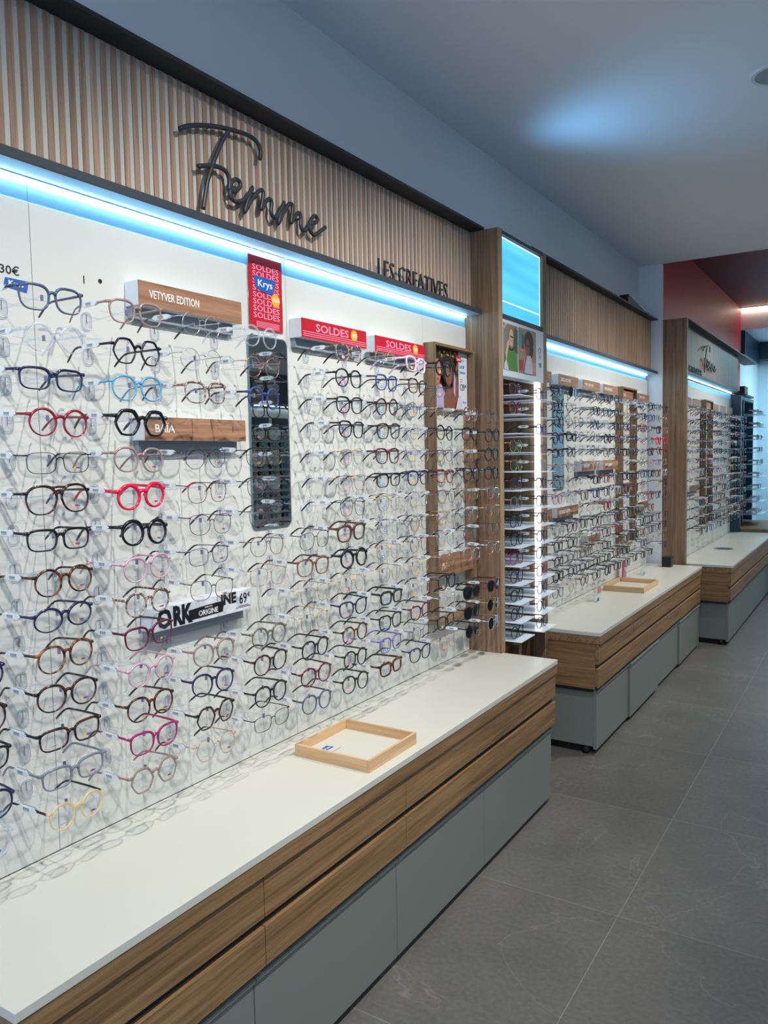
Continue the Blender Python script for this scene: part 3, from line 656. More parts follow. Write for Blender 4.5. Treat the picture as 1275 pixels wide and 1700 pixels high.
# worktop joint is a plain thin line: none needed
counter(3.972, 6.690, 0.0006, 0.4405, [4.645, 5.338], [4.612, 5.30, 5.943], 'middle counter with white top holding wooden tray and red leaflets')
counter(6.815, 9.70, 0.2006, 0.648, [7.55, 8.25, 8.95], [7.23, 7.60, 7.936, 8.61], 'far counter with white top and round metal inset')
e = empty('cable_grommet', 'round metal inset in the far counter top', 'grommet', (.40, 7.96, .6632))
mb = MB(); mb.disc((.40, 7.96, .6632), .085, 'z', h=.004, n=40); part(mb, 'ring', e, M['silver'])
mb = MB(); mb.disc((.40, 7.96, .6674), .068, 'z', h=.001, n=40); part(mb, 'inset', e, M['anthracite'])

# ================================================================== PILLARS and LIT TOWER
e = empty('display_tower', 'narrow oak tower with glowing blue panel and white glasses shelves', 'display tower', (-.06, 3.346, 0))
boxpart('near_post', e, (-.078, .165, 3.3695, 3.388, 0, 2.615), M['oak_z'], .0008)
boxpart('near_post_upper', e, (-.078, .165, 3.348, 3.3693, .6635, 2.615), M['oak_z'])
boxpart('near_post_edge', e, (.165, .167, 3.348, 3.388, .6635, 2.615), M['oak_edge'])
boxpart('far_post', e, (-.078, .165, 3.905, 3.955, 0, 2.615), M['oak_z'], .0008)
boxpart('back_board', e, (-.078, -.055, 3.3885, 3.9045, 0, 2.615), M['oak_z'])
boxpart('top_board', e, (-.0545, .163, 3.3885, 3.9045, 2.598, 2.613), M['anthracite'])
boxpart('added_light_housing', e, (.09, .16, 3.60, 3.72, 2.6132, 2.622), M['signwhite'], label='small white housing added for the ceiling glow light')  # invented housing for the added glow light above it
boxpart('divider', e, (-.0545, .160, 3.3885, 3.9045, 2.214, 2.240), M['anthracite'])
boxpart('base_box', e, (-.0545, .10, 3.3885, 3.9045, 0, .64), M['oak_dark'])
boxpart('base_post', e, (.10, .14, 3.62, 3.65, 0, .64), M['oak_z'])
l = lamp('added_ceiling_glow', 'SPOT', (.13, 3.66, 2.64), 6.5, (.20, .56, 1.0), size=.15, spot=math.radians(100), blend=1.0); aim(l, (.84, 3.76, 3.115))  # unseen blue spot added to make the glow on the ceiling
# lit blue panel: brighter in soft bands
def blue_mat():
    m = bpy.data.materials.new('backlit_blue_film'); m.use_nodes = True; nt = m.node_tree; nt.nodes.clear(); N = nt.nodes.new; L = nt.links.new
    out = N('ShaderNodeOutputMaterial'); em = N('ShaderNodeEmission'); g = N('ShaderNodeNewGeometry')
    mp = N('ShaderNodeMapping'); mp.inputs['Scale'].default_value = (1, .8, 9); L(g.outputs['Position'], mp.inputs['Vector'])
    n = N('ShaderNodeTexNoise'); n.inputs['Scale'].default_value = 1.3; n.inputs['Detail'].default_value = 1; L(mp.outputs['Vector'], n.inputs['Vector'])
    c = N('ShaderNodeValToRGB'); L(n.outputs['Fac'], c.inputs['Fac']); c.color_ramp.elements[0].position = .35; c.color_ramp.elements[1].position = .65
    c.color_ramp.elements[0].color = (.085, .50, .86, 1); c.color_ramp.elements[1].color = (.14, .66, .93, 1)
    L(c.outputs['Color'], em.inputs['Color']); em.inputs['Strength'].default_value = BLUE_PANEL; L(em.outputs[0], out.inputs['Surface']); return m
boxpart('light_panel', e, (.10, .150, 3.392, 3.896, 2.2405, 2.592), blue_mat(), label='glowing blue light panel')
mb = MB()
mb.box(.1501, .152, 3.3925, 3.8955, 2.5865, 2.5915); mb.box(.1501, .152, 3.3925, 3.3965, 2.243, 2.5865); mb.box(.1501, .152, 3.8925, 3.8955, 2.243, 2.5865)
part(mb, 'light_edge', e, emission('white_edge_glow', (.85, .95, 1.0), .7))
mb = MB(); mb.box(.1521, .1528, 3.394, 3.875, 2.2985, 2.3035); part(mb, 'white_line', e, emission('white_line_glow', (.9, .97, 1.0), .8))
# photo board under the light panel
boxpart('photo_board', e, (.10, .1655, 3.3885, 3.9045, 1.955, 2.2138), M['signwhite'], label='white board with two printed portraits')
f = Flat(.1657)
ZP0, ZP1 = 1.985, 2.199
a0, a1, b0, b1 = 3.396, 3.566, 3.574, 3.795
f.add([(a0, ZP0), (a1, ZP0), (a1, ZP1), (a0, ZP1)], flat('print_street_grey', srgb(128, 122, 112), .5))
f.add([(a0+.01, ZP1-.03), (a0+.05, ZP1), (a0+.02, ZP1), (a0, ZP1-.02)], flat('print_street_pale', srgb(170, 166, 156), .5))
f.add([(a1-.05, ZP1-.12), (a1, ZP1-.13), (a1, ZP1-.02), (a1-.04, ZP1-.01)], flat('print_foliage_dark', srgb(66, 76, 58), .5))
f.add(ell(3.482, 2.150, .030, .042), flat('print_blond_hair', srgb(150, 112, 84), .5))
f.add(ell(3.487, 2.145, .022, .032), flat('print_skin_fair', srgb(214, 164, 140), .5))
f.add([(3.470, 2.10), (3.502, 2.10), (3.506, 2.125), (3.468, 2.125)], flat('print_skin_fair', (0, 0, 0)))
f.add([(a0+.004, 2.03), (3.42, 2.075), (3.462, 2.102), (3.486, 2.085), (3.512, 2.102), (3.545, 2.06), (a1, ZP0), (3.42, ZP0)], flat('print_green_shirt', srgb(72, 126, 50), .5))
f.add([(3.415, 2.06), (3.44, 2.115), (3.458, 2.13), (3.462, 2.112), (3.44, 2.06), (3.43, 2.03)], flat('print_skin_fair', (0, 0, 0)))
f.add([(3.455, 2.095), (3.487, 2.083), (3.520, 2.098), (3.518, 2.084), (3.487, 2.076), (3.457, 2.082)], flat('print_black', srgb(26, 26, 28), .5))
f.add([(a0+.006, ZP0), (3.455, ZP0), (3.425, 2.035), (a0+.006, 2.01)], flat('print_paper', srgb(196, 196, 194), .5))
f.add([(3.472, 2.148), (3.508, 2.143), (3.508, 2.137), (3.472, 2.142)], flat('print_black', (0, 0, 0)))
f.add([(3.479, 2.124), (3.497, 2.122), (3.488, 2.118)], flat('print_lip_red', srgb(170, 60, 60), .5))
f.add([(b0, ZP0), (b1, ZP0), (b1, ZP1), (b0, ZP1)], flat('print_shop_tan', srgb(150, 124, 104), .5))
f.add([(b0+.005, ZP1-.09), (b0+.04, ZP1-.10), (b0+.04, ZP1-.01), (b0+.005, ZP1-.005)], flat('print_shelf_teal', srgb(70, 130, 140), .5))
f.add([(b0+.04, ZP1-.10), (b0+.06, ZP1-.10), (b0+.06, ZP1-.03), (b0+.04, ZP1-.03)], flat('print_books_navy', srgb(60, 60, 90), .5))
f.add([(b0, ZP1-.11), (b1, ZP1-.115), (b1, ZP1-.102), (b0, ZP1-.098)], flat('print_shelf_wood', srgb(180, 120, 78), .5))
f.add([(b0+.004, ZP0+.01), (b0+.055, ZP0+.01), (b0+.055, ZP0+.06), (b0+.004, ZP0+.062)], flat('print_books_red', srgb(150, 60, 48), .5))
f.add([(b1-.05, ZP0+.005), (b1-.004, ZP0+.005), (b1-.004, ZP0+.06), (b1-.05, ZP0+.062)], flat('print_magazine', srgb(186, 140, 120), .5))
f.add(ell(3.700, 2.140, .058, .052), DKH)
f.add(ell(3.725, 2.105, .032, .04), DKH)
f.add(ell(3.680, 2.118, .026, .036), SK2)
f.add([(3.665, 2.080), (3.70, 2.075), (3.705, 2.10), (3.67, 2.10)], SK2)
f.add([(3.640, ZP0), (3.745, ZP0), (3.740, 2.04), (3.715, 2.075), (3.672, 2.07), (3.650, 2.03)], flat('print_white_blouse', srgb(188, 184, 190), .5))
f.add([(3.655, 2.124), (3.702, 2.122), (3.702, 2.117), (3.655, 2.119)], flat('print_black', (0, 0, 0)))
for q in ('print_black',): pass
part(f.mb, 'portraits', e, label='two printed portraits of women wearing glasses')
mb = MB(); ring = [(.1657, 3.852+.014*math.cos(2*PI*i/24), 2.115+.014*math.sin(2*PI*i/24)) for i in range(24)]; mb.tube(ring, .0018, None, 5, closed=True, upv=(1, 0, 0)); part(mb, 'green_ring_mark', e, M['greenink'])
wall_text('price_text', '98€', .1657, 3.840, 2.030, M['greenink'], e, width=.034, height=.026, bold=.01)
mb = MB(); [mb.box(.1657, .166, 3.838, 3.868, 2.076+.006*k, 2.079+.006*k) for k in range(3)]; part(mb, 'green_small_print', e, M['greenink'])
# rails and vertical light
for yy in (3.402, 3.615): boxpart('rail', e, (-.0545, -.0475, yy, yy+.055, .66, 1.95), M['paleblue'], .0005)
boxpart('vertical_light', e, (.118, .146, 3.8952, 3.9048, .725, 1.954), M['tled'], label='glowing white vertical light')
TL = [0.712+.0885*k for k in range(14)]
for k in range(13, -1, -1):
    for (a, b, dz) in ((3.3955, 3.578, 0), (3.680, 3.878, -.008)):
        z = TL[k]+dz
        mb = MB(); mb.prism([(-.045, a, z), (.245, a, z), (.240, b, z), (-.045, b, z)], (0, 0, .0035)); mb.box(-.0472, -.0452, a+.01, a+.075, z+.004, z+.062)
        part(mb, 'shelf', e, M['shelfwhite'], label='thin white glasses shelf')
# far section end board
mb = MB(); mb.box(.1105, .300, 6.752, 6.800, 0, 2.667)
o = mb.build('end_board', M['oak_z'], None, .001); tag(o, 'tall oak end board beside the grey pier', 'board')
mb = MB(); mb.box(-.06, -.01, 6.30, 6.69, 0, 0.01)
mb.bm.free()
# tilted ceiling panel piece lying on the middle header
e = empty('loose_frame', 'white and black frame leaning on the end of middle header', 'frame', (.0, 5.95, 2.673))
mb = MB(); mb.prism([(-.02, 5.93, 2.673), (.05, 5.93, 2.673), (.05, 6.62, 2.673), (-.02, 6.62, 2.673)], (0, 0, .008)); part(mb, 'base_rail', e, M['signwhite'])
mb = MB(); mb.prism([(-.02, 5.93, 2.682), (.045, 5.93, 2.682), (.045, 5.96, 2.755), (-.02, 5.96, 2.755)], (0, .012, 0)); part(mb, 'upright', e, M['black'])
mb = MB(); mb.prism([(-.02, 5.965, 2.757), (.045, 5.965, 2.757), (.045, 6.60, 2.683), (-.02, 6.60, 2.683)], (0, 0, .010)); part(mb, 'slanted_board', e, M['signwhite'])

# ================================================================== THINGS ON THE COUNTERS
def tray(x0, x1, y0, y1, label, logo):
    zb = .6632; h = .037; t = .009
    e = empty('wooden_tray', label, 'tray', (x0, y0, zb))
    boxpart('side', e, (x0, x0+t, y0, y1, zb, zb+h), M['beech'], .0012); boxpart('side', e, (x1-t, x1, y0, y1, zb, zb+h), M['beech'], .0012)
    boxpart('side', e, (x0+t, x1-t, y0, y0+t, zb, zb+h), M['beech_x'], .0012); boxpart('side', e, (x0+t, x1-t, y1-t, y1, zb, zb+h), M['beech_x'], .0012)
    boxpart('liner', e, (x0+t, x1-t, y0+t, y1-t, zb, zb+.006), M['top'], label='white tray liner')
    if logo:
        z = zb+.0062
        mb = MB(); mb.prism([(x0+.075, y0+.050, z), (x0+.072, y0+.108, z), (x0+.046, y0+.103, z), (x0+.050, y0+.046, z)], (0, 0, .0003)); part(mb, 'logo_flag', e, M['blueink'])
        add_text('logo_text', 'Krys', (x0+.070, y0+.057, z+.0004), (0, 1, 0), (-1, 0, 0), M['whitetext'], e, width=.042, height=.015, depth=.0003, bold=.008)
        mb = MB(); mb.box(x0+.093, x0+.0945, y0+.035, y0+.115, z, z+.0003); part(mb, 'print_line', e, M['blueink'])
    return e
tray(.115, .395, 1.875, 2.152, 'square beech tray with white liner on near counter', True)
tray(.075, .345, 5.235, 5.63, 'shallow beech tray on the middle counter', False)
# price block, leaflet stand, clear block, black cube
e = empty('acrylic_block', 'small clear block with portrait print before the wooden tray', 'display block', (.15, 4.80, .6632))
boxpart('block', e, (.142, .168, 4.80, 4.90, .6634, .755), clear('clear_block', (.92, .94, .96), .8, .05, .12)); boxpart('print', e, (.1685, .1692, 4.803, 4.87, .715, .752), flat('print_skin_tan', (0, 0, 0))); boxpart('mark', e, (.1685, .1692, 4.803, 4.835, .668, .688), M['anthracite'])
e = empty('leaflet_stand', 'clear stand with red leaflets on middle counter by glasses', 'leaflet holder', (.05, 5.80, .6632))
boxpart('leaflets', e, (.045, .055, 5.80, 5.875, .6696, .785), M['redsign']); mb = MB(); mb.box(.030, .075, 5.79, 5.885, .6634, .6690); mb.box(.0562, .0582, 5.79, 5.885, .6691, .80); part(mb, 'holder', e, M['acrylic'])
wall_text('leaflet_text', '50', .0586, 5.82, .715, M['whitetext'], e, width=.03, height=.03)
e = empty('acrylic_stand', 'low clear stand near the far end of middle counter', 'display block', (.13, 6.0, .6632))
mb = MB(); mb.box(.125, .150, 6.00, 6.14, .6634, .715); part(mb, 'block', e, clear('clear_block', (0, 0, 0)))
boxpart('mark', e, (.1505, .1512, 6.005, 6.035, .668, .690), M['signgrey'])
e = empty('speaker_cube', 'small black cube on the middle counter against oak end board', 'speaker', (.17, 6.52, .6632))
boxpart('body', e, (.165, .235, 6.52, 6.60, .6634, .745), M['rubber'], .004); boxpart('front', e, (.2355, .2365, 6.53, 6.59, .674, .734), M['anthracite'])

# ================================================================== GLASSES
def outline(kind, n):
    out = []
    for i in range(n):
        t = 2*PI*i/n; c, s_ = math.cos(t), math.sin(t)
        def se(e1): return math.copysign(abs(c)**(2/e1), c), math.copysign(abs(s_)**(2/e1), s_)
        if kind in ('round', 'oval'): u, v = c, s_
        elif kind == 'panto':
            u, v = se(2.35)
            if v < 0: u *= 1-.13*abs(v)**1.5
        elif kind == 'square':
            u, v = se(2.9); u *= 1 - .11*max(0, .3-v)
        elif kind == 'rect':
            u, v = se(3.2); u *= 1-.06*(1-v)
        elif kind in ('hex', 'oct'):
            k = 6 if kind == 'hex' else 8; off = 0 if kind == 'hex' else PI/8
            sec = 2*PI/k; a = ((t-off) % sec)-sec/2; r = math.cos(sec/2)/math.cos(a); r = .5*r+.5*.93; u, v = r*c/(1 if kind == 'hex' else .95), r*s_/(.87 if kind == 'hex' else .95)
        elif kind == 'cat':
            u, v = se(2.7)
            if v < 0: u *= 1-.12*abs(v)**1.4
            if v > -.3 and u > 0: v += .20*u*u*(v+.3)/1.3; u += .07*u*max(0, v)
        elif kind == 'aviator':
            u, v = se(2.5)
            if v < 0: u = u*(1-.1*abs(v)) + .06*abs(v)
            else: u *= 1.03
        out.append((u, v))
    return out
DIM = {'round': (.0248, .0236), 'oval': (.0272, .0206), 'panto': (.0262, .0236), 'square': (.0276, .0218), 'rect': (.0288, .0186), 'hex': (.0270, .0232), 'oct': (.0258, .0236), 'cat': (.0274, .0218), 'aviator': (.0276, .0250)}
BR = {'round': .0160, 'oval': .0135, 'panto': .0125, 'square': .0118, 'rect': .0115, 'hex': .0130, 'oct': .0145, 'cat': .0115, 'aviator': .0115}
WRAP = lambda y: -1.1*y*y
_gm = {}
def finish(mb, name, slots):
    bmesh.ops.recalc_face_normals(mb.bm, faces=mb.bm.faces)
    me = bpy.data.meshes.new(name); mb.bm.to_mesh(me); mb.bm.free()
    for _ in range(slots): me.materials.append(None)
    return me
def glasses_meshes(kind, style, lod):
    """style: a = acetate, t = thick acetate, m = metal wire; returns dict of meshes in local space, x outward, y along the width, z up"""
    key = (kind, style, lod)
    if key in _gm: return _gm[key]
    n = {0: 36, 1: 22, 2: 14}[lod]; pn = {0: 6, 1: 4, 2: 4}[lod]
    a, b = DIM[kind]; br = BR[kind]; cy = a + br/2
    wv, dv = {'a': (.0012, .0019), 't': (.0020, .0026), 'm': (.00055, .0008)}[style]
    if lod: wv, dv = wv*(1.25 if style == 'm' else 1.05), dv*(1.3 if style == 'm' else 1)
    O = outline(kind, n); R = {}
    mb = MB()
    for s_ in (-1, 1):
        path = []
        for (u, v) in O:
            y = s_*(cy+u*a); path.append((WRAP(y), y, v*b))
        k = mb.mi(M['black'])
        P = [Vector(p) for p in path]; rings = []
        for i, p in enumerate(P):
            t = (P[(i+1) % n]-P[i-1]).normalized(); nx = Vector((1, 0, 0)); sd = t.cross(nx).normalized()
            wl = wv*((1.0+.75*max(0, min(1, (P[i].z/b+.2)/1.0)) + .35*max(0, -s_*(P[i].y-s_*cy)/a)) if style != 'm' else 1)
            rings.append([mb.bm.verts.new(p + sd*math.cos(2*PI*(j+.5)/pn)*wl*1.2 + nx*math.sin(2*PI*(j+.5)/pn)*dv*1.2) for j in range(pn)])
        for i in range(n):
            r0, r1 = rings[i], rings[(i+1) % n]
            for j in range(pn):
                f_ = mb.bm.faces.new((r0[j], r0[(j+1) % pn], r1[(j+1) % pn], r1[j])); f_.smooth = True
    # bridge
    zb = b*.38 if style != 'm' else b*.36
    rb = {'a': .0027, 't': .0036, 'm': .0010}[style]
    h = br/2 + a*.04
    zz = [zb-.001, zb+.0022, zb+.0030, zb+.0022, zb-.001]
    mb.tube([(.0004, -h+2*h*i/4, zz[i]) for i in range(5)], rb, None, 6, flatten=(.9, 1.15))
    if kind == 'aviator': mb.tube([(-.0002, -h-.006+(2*h+.012)*i/4, b*.86+.001*(1-abs(i-2)/2)) for i in range(5)], rb*.9, None, 6)
    # end pieces
    yo = cy + a; zt = b*.55 if kind not in ('cat', 'square', 'rect') else b*.74
    W = yo + .0045
    hz = {'a': .0034, 't': .0046, 'm': .0013}[style]
    for s_ in (-1, 1):
        y0_ = s_*(yo-.003)
        mb.tube([(WRAP(yo), y0_, zt), (WRAP(yo)+.0002, s_*(W-.0014), zt), (WRAP(yo)-.005, s_*W, zt)], [hz*1.1, hz, hz*.9], None, 6, flatten=(.7, 1) if style != 'm' else (1, 1))
    R['frame_front'] = finish(mb, 'frame_front', 1)
    # temples (slot 0 arm, slot 1 tip)
    for s_ in (-1, 1):
        mb = MB(); mb.mi(M['black']); mb.mi(M['pin'])
        ah = {'a': .0026, 't': .0036, 'm': .0011}[style]; th = .0022 if style != 't' else .0028
        x0_ = WRAP(yo)-.005
        P0 = [(x0_, s_*W, zt), (x0_-.03, s_*(W+.001), zt+.0005), (x0_-.065, s_*(W), zt+.0005), (x0_-.090, s_*(W-.001), zt)]
        mb.tube(P0, [ah, ah, ah*.9, ah*.9], M['black'], 6, flatten=(.45, 1.0) if style != 'm' else (1, 1))
        P1 = [(x0_-.0895, s_*(W-.001), zt), (x0_-.099, s_*(W-.0018), zt-.0022), (x0_-.109, s_*(W-.003), zt-.0085), (x0_-.120, s_*(W-.0045), zt-.0180), (x0_-.128, s_*(W-.0055), zt-.0255)]
        mb.tube(P1, [ah*.9 if style != 'm' else .0016, th, th*1.05, th*1.2, th*.9], M['pin'], 6, flatten=(.55, 1.0))
        R['temple%d' % s_] = finish(mb, 'temple', 2)
    # lenses
    for s_ in (-1, 1):
        mb = MB(); c = mb.bm.verts.new((WRAP(cy)+.0008, s_*cy, 0)); vs = [mb.bm.verts.new((WRAP(cy+u*a), s_*(cy+u*a), v*b)) for (u, v) in O]
        for i in range(n):
            f_ = mb.bm.faces.new((c, vs[i], vs[(i+1) % n]) if s_ > 0 else (c, vs[(i+1) % n], vs[i])); f_.smooth = True
        me = bpy.data.meshes.new('lens'); mb.bm.to_mesh(me); mb.bm.free(); me.materials.append(None); R['lens%d' % s_] = me
    R['W'] = W; R['zt'] = zt; R['cy'] = cy; R['b'] = b; R['a'] = a; R['yo'] = yo
    # nose pads
    if lod == 0:
        for s_ in (-1, 1):
            mb = MB(); mb.tube([(-.001, s_*(br*.5), zb*.4), (-.006, s_*(br*.38), zb*.2), (-.007, s_*(br*.36), -.002)], .0005, None, 4)
            mb.tube([(-.0068, s_*(br*.37), .0035), (-.0075, s_*(br*.40), -.001), (-.0068, s_*(br*.46), -.0055)], [.0012, .0022, .0012], None, 6, flatten=(.6, 1))
            R['pad%d' % s_] = finish(mb, 'nose_pad', 1)
    _gm[key] = R
    return R
M['tagwhite'] = flat('white_tag_plastic', srgb(226, 230, 232), .35); M['tagink'] = flat('grey_barcode_ink', srgb(96, 102, 110), .6)
def tag_mesh(W, zt, lod):
    mb = MB(); mb.mi(M['tagwhite']); mb.mi(M['tagink'])
    y = -W-.0032; xc = -.058
    pts = [(xc-.026, 0), (xc-.017, .0056), (xc+.017, .0056), (xc+.026, 0), (xc+.017, -.0056), (xc-.017, -.0056)]
    mb.prism([(p, y, zt+q) for p, q in pts], (0, .0010, 0), M['tagwhite'])
    mb.prism([(p, y+.0068, zt+q*.8+.001) for p, q in pts], (0, .0006, 0), M['tagwhite'])
    mb.tube([(xc-.025, y+.0005, zt), (xc-.0285, y+.0036, zt), (xc-.025, y+.007, zt)], .0009, M['tagwhite'], 4)
    if lod < 2:
        mb.box(xc-.0125, xc+.0125, y-.0008, y, zt-.0050, zt+.0050, M['tagwhite'])
        if lod == 0:
            for k in range(9): mb.box(xc-.0085+.0019*k, xc-.0085+.0019*k+(.0009 if k % 3 else .0013), y-.0010, y-.0008, zt-.0012, zt+.0028, M['tagink'])
            mb.box(xc-.0085, xc+.0075, y-.0010, y-.0008, zt-.0030, zt-.0022, M['tagink'])
        else: mb.box(xc-.0085, xc+.0085, y-.0010, y-.0008, zt-.0012, zt+.0024, M['tagink'])
    return finish_m(mb, 'price_tag')
def finish_m(mb, name):
    bmesh.ops.recalc_face_normals(mb.bm, faces=mb.bm.faces); me = bpy.data.meshes.new(name); mb.bm.to_mesh(me); mb.bm.free()
    for m in mb.mats: me.materials.append(m)
    return me
def ac(name, r, g, b, rough=.18): return flat(name, srgb(r, g, b), rough, 0, .6)
def me_(name, r, g, b): return flat(name, srgb(r, g, b), .28, .85)
lens_m = clear('demo_lens', (.955, .965, .965), .90, .02, .015, (.8, .85, .9)); sun_m = flat('dark_sun_lens', srgb(16, 17, 20), .06, 0, .8)
# colour key -> (words, front, arm, tip)
BLKT = ac('black_acetate', 18, 19, 24)
C = {
 'blk': ('black', BLKT, BLKT, BLKT), 'nvy': ('navy', ac('navy_acetate', 30, 34, 70), ac('navy_acetate', 0, 0, 0), BLKT), 'blu': ('blue', ac('blue_acetate', 44, 62, 128), BLKT, BLKT),
 'slate': ('slate blue', ac('slate_acetate', 74, 84, 108), ac('slate_dark_acetate', 50, 54, 66), ac('slate_dark_acetate', 0, 0, 0)),
 'cry': ('clear crystal', clear('crystal_acetate', (.90, .92, .94), .78, .08, .22, (.82, .85, .90)), clear('crystal_acetate', (0, 0, 0)), clear('crystal_acetate', (0, 0, 0))),
 'lbl': ('light blue', ac('light_blue_acetate', 92, 158, 190), ac('light_blue_acetate', 0, 0, 0), ac('light_blue_acetate', 0, 0, 0)),
 'red': ('dark red', ac('dark_red_acetate', 140, 26, 48), ac('dark_red_acetate', 0, 0, 0), ac('dark_red_acetate', 0, 0, 0)),
 'hot': ('bright raspberry red', ac('raspberry_acetate', 216, 22, 66), ac('raspberry_acetate', 0, 0, 0), ac('raspberry_acetate', 0, 0, 0)),
 'bur': ('burgundy', ac('burgundy_acetate', 92, 20, 48), ac('dark_burgundy_acetate', 50, 22, 34), ac('dark_burgundy_acetate', 0, 0, 0)),
 'mag': ('magenta', ac('magenta_acetate', 150, 24, 92), ac('magenta_acetate', 0, 0, 0), BLKT),
 'pnk': ('rose pink', ac('rose_acetate', 196, 158, 172), ac('rose_acetate', 0, 0, 0), ac('rose_acetate', 0, 0, 0)),
 'ppk': ('pale pink', ac('pale_pink_acetate', 226, 200, 220), ac('pale_pink_acetate', 0, 0, 0), ac('pale_pink_acetate', 0, 0, 0)),
 'lil': ('lilac', ac('lilac_acetate', 108, 100, 160), ac('lilac_acetate', 0, 0, 0), ac('lilac_acetate', 0, 0, 0)),
 'tau': ('taupe', ac('taupe_acetate', 146, 124, 116), ac('taupe_acetate', 0, 0, 0), ac('taupe_acetate', 0, 0, 0)),
 'brn': ('brown', ac('brown_acetate', 116, 76, 52), ac('dark_brown_acetate', 58, 40, 32), ac('dark_brown_acetate', 0, 0, 0)),
 'cho': ('chocolate brown', ac('chocolate_acetate', 84, 60, 52), ac('chocolate_acetate', 0, 0, 0), ac('chocolate_acetate', 0, 0, 0)),
 'amb': ('amber brown', tortoise('amber_acetate', srgb(58, 32, 22), srgb(150, 94, 50), 60), ac('dark_brown_acetate', 0, 0, 0), ac('dark_brown_acetate', 0, 0, 0)),
 'tor': ('tortoiseshell', tortoise('tortoise_acetate', srgb(30, 18, 14), srgb(124, 62, 28)), tortoise('tortoise_temple', srgb(30, 20, 16), srgb(110, 54, 24)), BLKT),
 'dto': ('dark tortoiseshell', tortoise('dark_tortoise_acetate', srgb(24, 16, 18), srgb(86, 42, 30)), BLKT, BLKT),
 'lto': ('light tortoiseshell', tortoise('light_tortoise_acetate', srgb(90, 70, 66), srgb(190, 168, 156), 110), tortoise('light_tortoise_temple', srgb(70, 50, 44), srgb(180, 140, 110), 110), BLKT),
 'oto': ('orange tortoiseshell', tortoise('orange_tortoise_acetate', srgb(80, 26, 10), srgb(176, 78, 26)), BLKT, BLKT),
 'gry': ('grey', ac('grey_acetate', 116, 124, 132), ac('grey_acetate', 0, 0, 0), ac('grey_acetate', 0, 0, 0)),
 'olv': ('olive grey', ac('olive_acetate', 104, 100, 88), ac('olive_acetate', 0, 0, 0), ac('olive_acetate', 0, 0, 0)),
 'grn': ('dark green', ac('green_acetate', 30, 52, 44), BLKT, BLKT),
 'yel': ('pale honey', clear('honey_acetate', (.96, .84, .56), .80, .08, .42, (.95, .80, .48)), BLKT, BLKT),
 'gld': ('gold wire', me_('gold_metal', 206, 172, 112), me_('gold_metal', 0, 0, 0), ac('dark_brown_acetate', 0, 0, 0)),
 'sil': ('silver wire', me_('silver_metal', 196, 198, 202), me_('silver_metal', 0, 0, 0), ac('slate_dark_acetate', 0, 0, 0)),
 'gun': ('gunmetal wire', me_('gun_metal', 78, 78, 88), me_('gun_metal', 0, 0, 0), BLKT),
 'bkm': ('black wire', me_('black_wire', 30, 30, 36), me_('black_wire', 0, 0, 0), BLKT),
 'rsg': ('rose gold wire', me_('rose_gold_metal', 206, 150, 126), me_('rose_gold_metal', 0, 0, 0), BLKT),
 'brm': ('bronze wire', me_('bronze_metal', 110, 78, 60), me_('bronze_metal', 0, 0, 0), ac('dark_brown_acetate', 0, 0, 0)),
 'rdm': ('red wire', me_('red_metal', 150, 34, 52), me_('gun_metal', 0, 0, 0), ac('dark_red_acetate', 0, 0, 0)),
 'nvm': ('navy wire', me_('navy_metal', 44, 50, 84), me_('navy_metal', 0, 0, 0), BLKT),
}
STK = {'p': flat('pink_sticker', srgb(236, 160, 190), .5), 'b': flat('blue_sticker', srgb(60, 140, 200), .5), 'y': flat('yellow_sticker', srgb(224, 180, 80), .5), 'r': flat('red_sticker', srgb(190, 30, 40), .5)}
RB = [flat('rainbow_%s' % n_, srgb(*c_), .5) for n_, c_ in (('yellow', (210, 200, 60)), ('red', (214, 60, 60)), ('violet', (110, 60, 150)), ('blue', (60, 120, 200)))]
SHAPEW = {'round': 'round', 'oval': 'oval', 'panto': 'rounded', 'square': 'square', 'rect': 'rectangular', 'hex': 'hexagonal', 'oct': 'octagonal', 'cat': 'cat-eye', 'aviator': 'aviator'}
_proto = {}
def slot(o, i, m):
    o.material_slots[i].link = 'OBJECT'; o.material_slots[i].material = m
_tags = {}; _stk = {}
